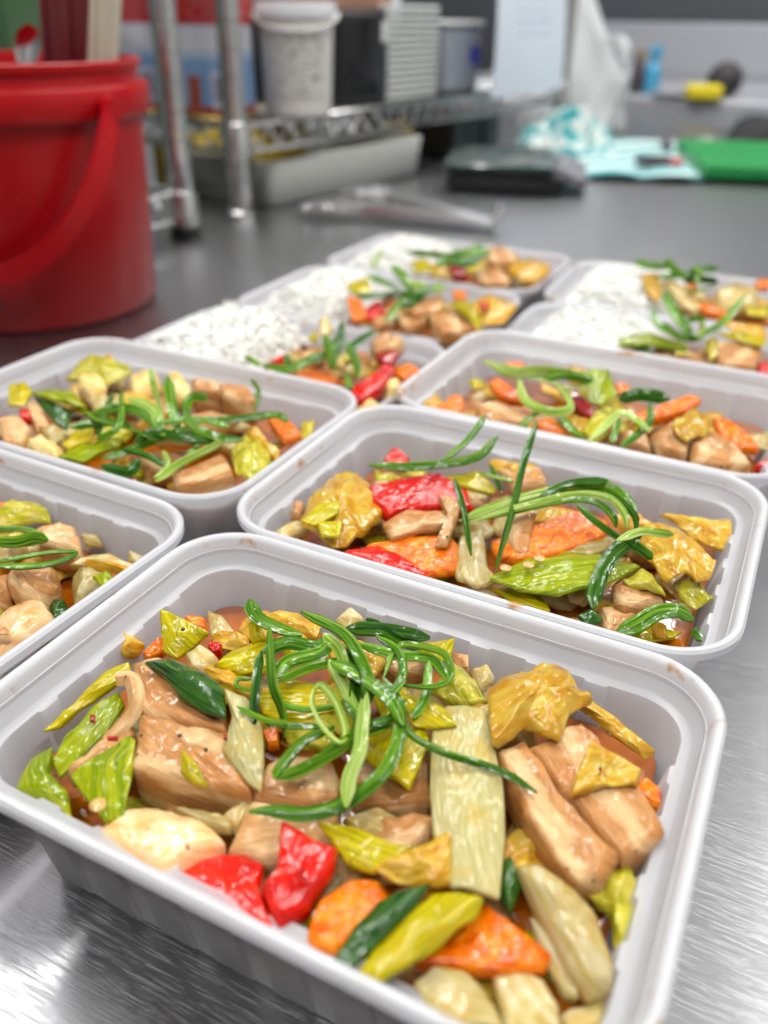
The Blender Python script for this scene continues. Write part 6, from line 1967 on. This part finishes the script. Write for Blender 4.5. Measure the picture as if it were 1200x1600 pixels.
# handwritten sheet hanging over the shelf edge
def paper_mat():
    m, nt, out = newmat('handwritten_paper')
    uvn = N(nt, 'ShaderNodeUVMap')
    sp = N(nt, 'ShaderNodeSeparateXYZ')
    nt.links.new(uvn.outputs[0], sp.inputs[0])
    mp = N(nt, 'ShaderNodeMapping')
    mp.inputs['Scale'].default_value = (34, 60, 1)
    nt.links.new(uvn.outputs[0], mp.inputs['Vector'])
    nz = N(nt, 'ShaderNodeTexNoise', Scale=1.0, Detail=3.0)
    nt.links.new(mp.outputs[0], nz.inputs['Vector'])
    wv = N(nt, 'ShaderNodeMath', operation='SINE')
    ml = N(nt, 'ShaderNodeMath', operation='MULTIPLY')
    ml.inputs[1].default_value = 2 * math.pi * 15
    nt.links.new(sp.outputs['Y'], ml.inputs[0])
    nt.links.new(ml.outputs[0], wv.inputs[0])
    g1 = N(nt, 'ShaderNodeMath', operation='GREATER_THAN')
    g1.inputs[1].default_value = 0.35
    nt.links.new(wv.outputs[0], g1.inputs[0])
    g2 = N(nt, 'ShaderNodeMath', operation='GREATER_THAN')
    g2.inputs[1].default_value = 0.55
    nt.links.new(nz.outputs['Fac'], g2.inputs[0])
    # lines of writing only on the upper part, inside margins
    g3 = N(nt, 'ShaderNodeMath', operation='GREATER_THAN')
    g3.inputs[1].default_value = 0.34
    nt.links.new(sp.outputs['Y'], g3.inputs[0])
    cmpx = N(nt, 'ShaderNodeMath', operation='COMPARE')
    cmpx.inputs[1].default_value = 0.5
    cmpx.inputs[2].default_value = 0.26
    nt.links.new(sp.outputs['X'], cmpx.inputs[0])
    acc = g1.outputs[0]
    for g in (g2, g3, cmpx):
        mu = N(nt, 'ShaderNodeMath', operation='MULTIPLY')
        nt.links.new(acc, mu.inputs[0])
        nt.links.new(g.outputs[0], mu.inputs[1])
        acc = mu.outputs[0]
    mf = N(nt, 'ShaderNodeMath', operation='MULTIPLY')
    mf.inputs[1].default_value = 0.6
    nt.links.new(acc, mf.inputs[0])
    mx = N(nt, 'ShaderNodeMix', data_type='RGBA')
    nt.links.new(mf.outputs[0], mx.inputs[0])
    mx.inputs[6].default_value = lin(226, 232, 246)
    mx.inputs[7].default_value = lin(110, 120, 180)
    p = principled(nt, Roughness=0.6)
    nt.links.new(mx.outputs[2], p.inputs['Base Color'])
    nt.links.new(p.outputs[0], out.inputs[0])
    return m


M['paper'] = paper_mat()


def front_u(px_, py_):
    """distance along the shelf front where that line of sight meets the shelf's front plane"""
    d = ray(px_, py_)
    nn = SV
    t = (S0 - CAM_LOC).dot(nn) / d.dot(nn)
    return (CAM_LOC + d * t - S0).dot(SU)


ua, ub = front_u(738, 130), front_u(862, 110)
V, uv, F = [], [], []
nx, nz_ = 9, 13
for s_ in (0, 1):
    for i in range(nx):
        for j in range(nz_):
            a, b_ = i / (nx - 1), j / (nz_ - 1)
            out_ = 0.012 + 0.010 * math.sin(2.2 * b_ + 1.2) + 0.006 * math.sin(3 * a + 2 * b_) + (0.012 * (1 - b_) * (1 - a))
            q = S0 + SU * (ua + (ub - ua) * a + 0.012 * b_ * (1 - a)) - SV * (out_ + s_ * 0.0004)
            V.append((q.x, q.y, SZ - 0.002 + 0.24 * b_))
            uv.append((a, b_))
n1 = nx * nz_
for i in range(nx - 1):
    for j in range(nz_ - 1):
        q = (i * nz_ + j, i * nz_ + j + 1, (i + 1) * nz_ + j + 1, (i + 1) * nz_ + j)
        F.append(q)
        F.append(tuple(n1 + k for k in reversed(q)))
pp = mk('paper_sheet', V, F, M['paper'], uv=uv)
tag(pp, 'white handwritten paper sheet hanging at the end of the wire shelf', 'paper')

# ------------------------------------------------------------------ under the shelf
tr = empty('white_tray', at(540, 290, 0))
a_, b_ = at(424, 328, 0), at(664, 273, 0)
du = (b_ - a_)
ln = du.length
du.normalize()
dv = Vector((-du.y, du.x, 0))
H_t = 0.052
M['trayw'] = plain('white_tray_plastic', lin(244, 246, 240), 0.4)
mb = MB()
P = []
D_t = 0.20
for (z, ins) in ((0.0, 0.010), (0.002, 0.007), (H_t - 0.004, 0.001), (H_t, 0.0), (H_t + 0.001, 0.002), (H_t, 0.008), (H_t - 0.004, 0.009), (0.004, 0.016)):
    for (cx, cy, a0) in ((1, 1, 0), (0, 1, 90), (0, 0, 180), (1, 0, 270)):
        for k in range(5):
            t = math.radians(a0 + 90 * k / 4)
            rr_ = max(0.002, 0.018 - ins)
            P.append(a_ + du * (cx * (ln - 0.036) + 0.018 + rr_ * math.cos(t)) + dv * (cy * (D_t - 0.036) + 0.018 + rr_ * math.sin(t)) + Vector((0, 0, z)))
n = 20
F = []
for i in range(7):
    for k in range(n):
        F.append((i * n + k, i * n + (k + 1) % n, (i + 1) * n + (k + 1) % n, (i + 1) * n + k))
F.append(tuple(reversed(range(n))))
F.append(tuple(range(7 * n, 8 * n)))
mk('tray_body', P, F, M['trayw'], tr, flat_angle=50)
tag(tr, 'long white plastic tray under the wire shelf', 'tray')
M['olive'] = plain('yellow_bag', lin(176, 150, 20), 0.4, noise=0.4, nscale=40)
M['navy'] = plain('navy_plastic', lin(26, 34, 58), 0.4)
q = S0 + SU * 0.20 + SV * 0.19
packet('pasta_bag', 'yellow packet lying on the white tray under the shelf', (q.x, q.y, 0.006), (0.30, 0.10, 0.062), (M['olive'], M['olive']), rz)
q = S0 + SU * 0.46 + SV * 0.10
packet('pasta_bag', 'yellow packet right of the white tray', (q.x, q.y, 0.001), (0.07, 0.05, 0.060), (M['olive'], M['olive']), rz)
q = S0 + SU * 0.62 + SV * 0.14
bn = empty('dark_bin', (q.x, q.y, 0))
MB().box((q.x, q.y, 0.033), (0.16, 0.20, 0.064), rz, bev=0.010).build('bin_body', M['black'], bn)
MB().box(Vector((q.x, q.y, 0.034)) - SV * 0.101 + SU * 0.03, (0.03, 0.004, 0.05), rz, bev=0.001).build('navy_strap', M['navy'], bn)
tag(bn, 'black bin with a navy strip under the far shelf end', 'bin')

# ------------------------------------------------------------------ tongs
M['chrome2'] = plain('satin_steel', (0.60, 0.60, 0.61, 1), 0.30, 1.0, 0.05)
tg = empty('tongs', at(620, 335, 0))
T0 = at(768, 345, 0.012)
tips = [at(470, 322, 0.010), at(545, 298, 0.022)]
for i, tp in enumerate(tips):
    ax = (tp - T0)
    L_ = ax.length
    ax.normalize()
    sd = Vector((-ax.y, ax.x, 0)).normalized()
    V, F = [], []
    m = 26
    for k in range(m):
        u = k / (m - 1)
        if u < 0.70:
            w = 0.0105 + 0.0025 * u
        else:
            e_ = (u - 0.70) / 0.30
            w = 0.013 + 0.014 * math.sin(math.pi * min(1, e_ * 0.78 + 0.02)) ** 0.8
            if k % 2:
                w += 0.0040
        if u > 0.985:
            w *= 0.75
        zb = 0.006 * math.sin(math.pi * u) + (0.006 if u > 0.72 else 0) * math.sin(math.pi * (u - 0.72) / 0.28)
        c = T0 + ax * L_ * u + Vector((0, 0, zb))
        for (q, zz) in ((-1, -0.005), (-0.9, 0.0), (0.0, 0.0025), (0.9, 0.0), (1, -0.005)):
            V.append(c + sd * w * q + Vector((0, 0, zz)))
    nb = len(V)
    V += [v - Vector((0, 0, 0.0014)) for v in V]
    for k in range(m - 1):
        for j in range(4):
            f = (k * 5 + j, k * 5 + j + 1, (k + 1) * 5 + j + 1, (k + 1) * 5 + j)
            F.append(f)
            F.append(tuple(nb + x_ for x_ in reversed(f)))
        F.append((k * 5, (k + 1) * 5, (k + 1) * 5 + nb, k * 5 + nb))
        F.append((k * 5 + 4, k * 5 + 4 + nb, (k + 1) * 5 + 4 + nb, (k + 1) * 5 + 4))
    F.append((0, nb, nb + 1, 1)); F.append((1, nb + 1, nb + 2, 2)); F.append((2, nb + 2, nb + 3, 3)); F.append((3, nb + 3, nb + 4, 4))
    mk('tong_arm', V, F, M['chrome2'], tg, flat_angle=40)
MB().tube([T0 + Vector((0.002, -0.012, -0.006)), T0 + Vector((0.010, 0.0, 0.012)), T0 + Vector((0.004, 0.014, 0.014)), T0 + Vector((-0.004, 0.012, -0.004))], 0.0045, 10).build('hinge_loop', M['chrome'], tg)
tag(tg, 'steel kitchen tongs with scalloped tips lying on the bench', 'tongs')

# ------------------------------------------------------------------ kitchen scale
s0, s1, s2 = at(696, 300, 0), at(884, 309, 0), at(926, 288, 0)
ux = (s1 - s0)
wx = ux.length
ux.normalize()
uy = Vector((-ux.y, ux.x, 0))
ks = empty('kitchen_scale', s0 + ux * wx / 2 + uy * 0.08)
rzz = math.atan2(ux.y, ux.x)
M['scaleglass'] = plain('dark_green_glass', lin(38, 58, 52), 0.15, coat=0.4)
M['greybtn'] = plain('grey_panel', lin(110, 108, 116), 0.3)
MB().box(s0 + ux * (wx * 0.5) + uy * 0.09 + Vector((0, 0, 0.015)), (wx * 0.98, 0.18, 0.026), rzz, bev=0.008).build('scale_body', M['black'], ks)
MB().box(s0 + ux * (wx * 0.42) + uy * 0.09 + Vector((0, 0, 0.0325)), (wx * 0.92, 0.19, 0.009), rzz, bev=0.003).build('weighing_plate', M['scaleglass'], ks)
R_ = Matrix.Rotation(rzz, 3, 'Z') @ Matrix.Rotation(0.35, 3, 'Y')
MB().box(s0 + ux * (wx * 1.02) + uy * 0.09 + Vector((0, 0, 0.020)), (0.045, 0.16, 0.016), rot=R_, bev=0.003).build('display_panel', M['greybtn'], ks)
for sx in (0.08, 0.92):
    for sy in (0.02, 0.16):
        MB().tube([s0 + ux * wx * sx + uy * sy, s0 + ux * wx * sx + uy * sy + Vector((0, 0, 0.004))], 0.008, 12).build('foot', M['black'], ks)
tag(ks, 'black flat kitchen scale with a dark glass plate', 'kitchen scale')


# ------------------------------------------------------------------ cloths, board, bag
def stripe_mat():
    m, nt, out = newmat('teal_striped_cloth')
    uvn = N(nt, 'ShaderNodeUVMap')
    sp = N(nt, 'ShaderNodeSeparateXYZ')
    nt.links.new(uvn.outputs[0], sp.inputs[0])
    ml = N(nt, 'ShaderNodeMath', operation='MULTIPLY')
    ml.inputs[1].default_value = 2 * math.pi * 8
    sn = N(nt, 'ShaderNodeMath', operation='SINE')
    nt.links.new(sp.outputs['Y'], ml.inputs[0])
    nt.links.new(ml.outputs[0], sn.inputs[0])
    r = N(nt, 'ShaderNodeMapRange')
    r.inputs[1].default_value = -0.3
    r.inputs[2].default_value = 0.3
    nt.links.new(sn.outputs[0], r.inputs[0])
    mx = N(nt, 'ShaderNodeMix', data_type='RGBA')
    nt.links.new(r.outputs[0], mx.inputs[0])
    mx.inputs[6].default_value = lin(208, 216, 212)
    mx.inputs[7].default_value = lin(66, 156, 160)
    p = principled(nt, Roughness=0.8)
    nt.links.new(mx.outputs[2], p.inputs['Base Color'])
    nt.links.new(p.outputs[0], out.inputs[0])
    return m


M['stripe'] = stripe_mat()


def cloth(name, label, quad, hfun, n=34, mat='stripe', thick=0.0016, cat='cloth'):
    V, uv, F = [], [], []
    q = [Vector(p) for p in quad]
    for s_ in (0, 1):
        for i in range(n):
            for j in range(n):
                a, b_ = i / (n - 1), j / (n - 1)
                p = (q[0] * (1 - a) + q[1] * a) * (1 - b_) + (q[3] * (1 - a) + q[2] * a) * b_
                ex, ey, h = hfun(a, b_)
                V.append((p.x + ex, p.y + ey, 0.0012 + max(0, h) + (thick if s_ == 0 else 0)))
                uv.append((a, b_))
    n1 = n * n
    for i in range(n - 1):
        for j in range(n - 1):
            f = (i * n + j, (i + 1) * n + j, (i + 1) * n + j + 1, i * n + j + 1)
            F.append(f)
            F.append(tuple(n1 + k for k in reversed(f)))
    o = mk(name, V, F, M[mat], uv=uv)
    tag(o, label, cat)
    return o


cloth('cleaning_cloth', 'flat teal and white striped cloth beside the scale', [at(898, 283, 0), at(1104, 287, 0), at(1112, 226, 0), at(905, 222, 0)],
      lambda a, b: (0.004 * math.sin(9 * b), 0.010 * math.sin(5.5 * a + 1) * (1 - b), 0.006 * abs(math.sin(6 * a + 2 * b)) * (1 - 0.3 * b) + 0.004 * math.sin(11 * b + 3 * a) ** 2))


def heap(a, b):
    r = math.sin(math.pi * a) * math.sin(math.pi * b)
    f = 0.5 + 0.5 * math.sin(17 * a + 6 * math.sin(9 * b)) * math.cos(15 * b + 4 * math.sin(8 * a))
    return (0.012 * math.sin(23 * b + 5 * a) * r, 0.012 * math.sin(21 * a + 7 * b) * r, 0.072 * r ** 0.6 * (0.35 + 0.65 * f))


cloth('cleaning_cloth', 'crumpled teal and white cloth heap in front of the bag', [at(800, 252, 0), at(964, 256, 0), at(960, 227, 0), at(806, 224, 0)], heap, n=60)
M['green'] = plain('green_board', lin(14, 132, 62), 0.35, noise=0.1)
g0, g1 = at(1096, 287, 0), at(1330, 296, 0)
ux = (g1 - g0)
wx = ux.length
ux.normalize()
uy = Vector((-ux.y, ux.x, 0))
gbd = empty('chopping_board', g0 + ux * wx / 2 + uy * 0.14)
MB().box(g0 + ux * wx / 2 + uy * 0.14 + Vector((0, 0, 0.0165)), (wx, 0.28, 0.022), math.atan2(ux.y, ux.x), bev=0.006).build('board', M['green'], gbd)
for sx in (0.06, 0.94):
    for sy in (0.03, 0.25):
        MB().tube([g0 + ux * wx * sx + uy * sy, g0 + ux * wx * sx + uy * sy + Vector((0, 0, 0.006))], 0.010, 12).build('foot', M['black'], gbd)
tag(gbd, 'green plastic chopping board at the right', 'chopping board')


def dark_heap(a, b):
    r = math.sin(math.pi * a) * math.sin(math.pi * b)
    return (0.010 * math.sin(9 * b) * r, 0.010 * math.sin(8 * a) * r, 0.085 * r ** 0.5 * (0.75 + 0.25 * math.sin(7 * a + 4 * b)))


M['blackcloth'] = plain('black_cloth', lin(14, 14, 18), 0.8)
cloth('black_cloth', 'black cloth bundle behind the green board', [at(1128, 238, 0), at(1330, 246, 0), at(1340, 212, 0), at(1136, 212, 0)], dark_heap, n=30, mat='blackcloth')
M['knife'] = plain('dark_handle', lin(64, 56, 62), 0.4)
kf = empty('knife', at(1030, 250, 0.012))
MB().box(at(1022, 250, 0.018), (0.055, 0.024, 0.012), 0.45, bev=0.004).build('handle', M['knife'], kf)
MB().box(at(1042, 226, 0.016), (0.014, 0.070, 0.010), 0.25, bev=0.003).build('blade', M['knife'], kf)
tag(kf, 'dark handled knife lying on the striped cloth', 'knife')
rcap = MB().lathe(at(1052, 262, 0.008), [(0.006, 0), (0.012, 0.001), (0.013, 0.008), (0.010, 0.013), (0.003, 0.014)], 18).build('red_clip', plain('crimson_plastic', lin(176, 40, 56), 0.4))
tag(rcap, 'small red plastic clip on the striped cloth', 'clip')


def bag_mat():
    m, nt, out = newmat('thin_white_bag')
    p = principled(nt, Roughness=0.35)
    p.inputs['Base Color'].default_value = lin(240, 241, 243)
    tl = N(nt, 'ShaderNodeBsdfTranslucent')
    tl.inputs[0].default_value = (0.8, 0.81, 0.82, 1)
    tp = N(nt, 'ShaderNodeBsdfTransparent')
    tc = N(nt, 'ShaderNodeTexCoord')
    nz = N(nt, 'ShaderNodeTexNoise', Scale=26.0, Detail=4.0, Distortion=1.2)
    nt.links.new(tc.outputs['Object'], nz.inputs['Vector'])
    b = N(nt, 'ShaderNodeBump', Strength=0.6, Distance=0.006)
    nt.links.new(nz.outputs['Fac'], b.inputs['Height'])
    nt.links.new(b.outputs[0], p.inputs['Normal'])
    a = N(nt, 'ShaderNodeMixShader')
    a.inputs[0].default_value = 0.35
    nt.links.new(tl.outputs[0], a.inputs[1])
    nt.links.new(tp.outputs[0], a.inputs[2])
    c = N(nt, 'ShaderNodeMixShader')
    c.inputs[0].default_value = 0.26
    nt.links.new(p.outputs[0], c.inputs[1])
    nt.links.new(a.outputs[0], c.inputs[2])
    nt.links.new(c.outputs[0], out.inputs[0])
    return m


M['bag'] = bag_mat()
GB = at(888, 222, 0)
GB = GB + Vector((GB.x - CAM_LOC.x, GB.y - CAM_LOC.y, 0)).normalized() * 0.12
bg = empty('plastic_bag', GB)
fw2 = Vector((GB.x - CAM_LOC.x, GB.y - CAM_LOC.y, 0)).normalized()
rt2 = Vector((fw2.y, -fw2.x, 0))
prof = [(0.0, 0.075, 0.0), (0.01, 0.082, 0.0), (0.04, 0.080, 0.0), (0.08, 0.070, 0.004), (0.12, 0.060, 0.010), (0.16, 0.048, 0.004), (0.20, 0.036, -0.010), (0.24, 0.026, -0.020), (0.28, 0.018, -0.024), (0.32, 0.014, -0.022)]
V, F = [], []
n = 72
for (z, r, off) in prof:
    for k in range(n):
        a = 2 * math.pi * k / n
        w = 1 + 0.13 * math.sin(5 * a + z * 34) + 0.09 * math.sin(9 * a - z * 46 + 2 * math.sin(z * 30)) + 0.06 * math.sin(17 * a + z * 70)
        p = GB + rt2 * (r * 1.12 * w * math.cos(a) + off) + fw2 * (r * 0.62 * w * math.sin(a)) + Vector((0, 0, z))
        V.append(p)
for i in range(len(prof) - 1):
    for k in range(n):
        F.append((i * n + k, i * n + (k + 1) % n, (i + 1) * n + (k + 1) % n, (i + 1) * n + k))
F.append(tuple(reversed(range(n))))
F.append(tuple(range((len(prof) - 1) * n, len(prof) * n)))
mk('bag_body', V, F, M['bag'], bg)
# loose handle loop standing out at the right
hl = []
for k in range(21):
    t = -0.6 + (2 * math.pi - 1.6) * k / 20
    hl.append(GB + rt2 * (0.058 + 0.034 * math.cos(t - 0.5) + 0.004 * math.sin(5 * t)) + fw2 * (-0.02) + Vector((0, 0, 0.118 + 0.048 * math.sin(t - 0.5) + 0.004 * math.sin(4 * t))))
V, F = [], []
for i, p in enumerate(hl):
    t = (hl[min(i + 1, 20)] - hl[max(i - 1, 0)]).normalized()
    inn = t.cross(fw2).normalized()
    for q in range(6):
        a = 2 * math.pi * q / 6
        V.append(p + inn * (0.010 + 0.004 * math.sin(0.9 * i)) * math.cos(a) + fw2 * (0.0015 * math.sin(a) + 0.006 * math.sin(1.7 * i + 2 * math.cos(a))))
for i in range(20):
    for q in range(6):
        F.append((i * 6 + q, i * 6 + (q + 1) % 6, (i + 1) * 6 + (q + 1) % 6, (i + 1) * 6 + q))
F += [tuple(range(6)), tuple(reversed(range(120, 126)))]
mk('bag_handle', V, F, M['bag'], bg)
tag(bg, 'thin white plastic carrier bag standing by the paper sheet', 'plastic bag')

# ------------------------------------------------------------------ far bench against the back wall
M['splash'] = plain('satin_splashback', lin(176, 178, 184), 0.42, metal=0.4, noise=0.08, nscale=3)
fb = empty('far_bench', (0.4, 2.6, FZ))
MB().box((0.4, 2.72, 0.012), (3.0, 0.86, 0.03), bev=0.006).build('bench_top', M['splash'], fb)
MB().box((0.4, 2.292, -0.012), (3.0, 0.006, 0.075), bev=0.002).build('front_edge', M['splash'], fb)
MB().box((0.4, 2.345, -0.45), (3.0, 0.03, 0.80)).build('underbench_shade', M['black'], fb, smooth=False)  # added black sheet standing in for the deep shade under the bench
MB().box((0.4, 3.20, 0.105), (3.0, 0.05, 0.16), bev=0.006).build('splashback', M['splash'], fb)
for sx in (-1.0, 1.8):
    for sy in (2.36, 3.1):
        MB().tube([(sx, sy, FZ), (sx, sy, 0.0)], 0.02, 12).build('leg', M['steel'], fb)
tag(fb, 'stainless steel bench with splashback along the far wall', 'bench')
M['bluebt'] = plain('blue_plastic', lin(64, 150, 190), 0.4)
M['sponge'] = plain('yellow_sponge', lin(214, 196, 30), 0.8, noise=0.15, nscale=120, bump=0.6)
M['scourer'] = plain('black_scourer', lin(40, 38, 40), 0.6, noise=0.4, nscale=90, bump=0.8)
FBZ = 0.027


def far(px_, py_):
    return at(px_, py_, FBZ)


c = far(1014, 146)
bt = empty('spray_bottle', c)
MB().lathe(c, [(0.020, 0.0), (0.023, 0.003), (0.023, 0.050), (0.020, 0.062), (0.010, 0.074), (0.010, 0.086)], 24).build('bottle', M['bluebt'], bt)
MB().box(c + Vector((0.004, 0, 0.098)), (0.034, 0.018, 0.024), 0.3, bev=0.004).build('nozzle', M['bluebt'], bt)
tag(bt, 'blue plastic bottle on the far bench beside the bag', 'bottle')
c = far(993, 146)
bt = empty('dark_bottle', c)
MB().lathe(c, [(0.016, 0.0), (0.018, 0.003), (0.018, 0.060), (0.010, 0.075), (0.010, 0.085)], 20).build('bottle', M['knife'], bt)
MB().lathe(c + Vector((0, 0, 0.085)), [(0.011, 0.0), (0.011, 0.014), (0.008, 0.016)], 18).build('cap', M['gold'], bt)
tag(bt, 'small dark bottle with gold cap left of the blue bottle', 'bottle')
c = far(1097, 157)
sp_ = MB().box(c + Vector((0, 0, 0.018)), (0.085, 0.060, 0.034), 0.25, bev=0.010).build('sponge', M['sponge'])
tag(sp_, 'yellow sponge on the far bench', 'sponge')
c = far(1128, 152)
V, F = [], []
n = 22
m = 12
for i in range(m + 1):
    ph = math.pi * i / m
    for k in range(n):
        a = 2 * math.pi * k / n
        r = 1 + 0.08 * math.sin(5 * a + 7 * ph) + 0.06 * math.sin(9 * a - 5 * ph)
        V.append(c + Vector((0.042 * math.sin(ph) * math.cos(a) * r, 0.042 * math.sin(ph) * math.sin(a) * r, 0.040 - 0.040 * math.cos(ph) * r * 0.98)))
for i in range(m):
    for k in range(n):
        F.append((i * n + k, (i + 1) * n + k, (i + 1) * n + (k + 1) % n, i * n + (k + 1) % n))
o = mk('steel_scourer', V, F, M['scourer'])
tag(o, 'round dark wire scourer beside the yellow sponge', 'scourer')
c = far(1050, 152)
dish = MB().lathe(c, [(0.030, 0.0), (0.050, 0.004), (0.060, 0.012), (0.058, 0.012), (0.048, 0.006), (0.005, 0.003)], 30).build('steel_dish', M['splash'])
tag(dish, 'shallow steel dish between bottle and sponge', 'dish')

# look-alikes that share a phrase are told apart by their place
byl = {}
for o in bpy.data.objects:
    if o.get('category') and o.get('label') and o.name.startswith(('spring_onion', 'stir_fry')):
        byl.setdefault(o['label'], []).append(o)
for lb, os_ in byl.items():
    if len(os_) > 1:
        os_.sort(key=lambda o: (Vector(o.location) - CAM_LOC).dot(rt))
        for o, wd in zip(os_, ('left', 'right') if len(os_) == 2 else ('leftmost', 'middle', 'rightmost')):
            o['label'] = lb + ', ' + wd + ' one'

for o in bpy.data.objects:
    if '_o' in o.keys():
        del o['_o']
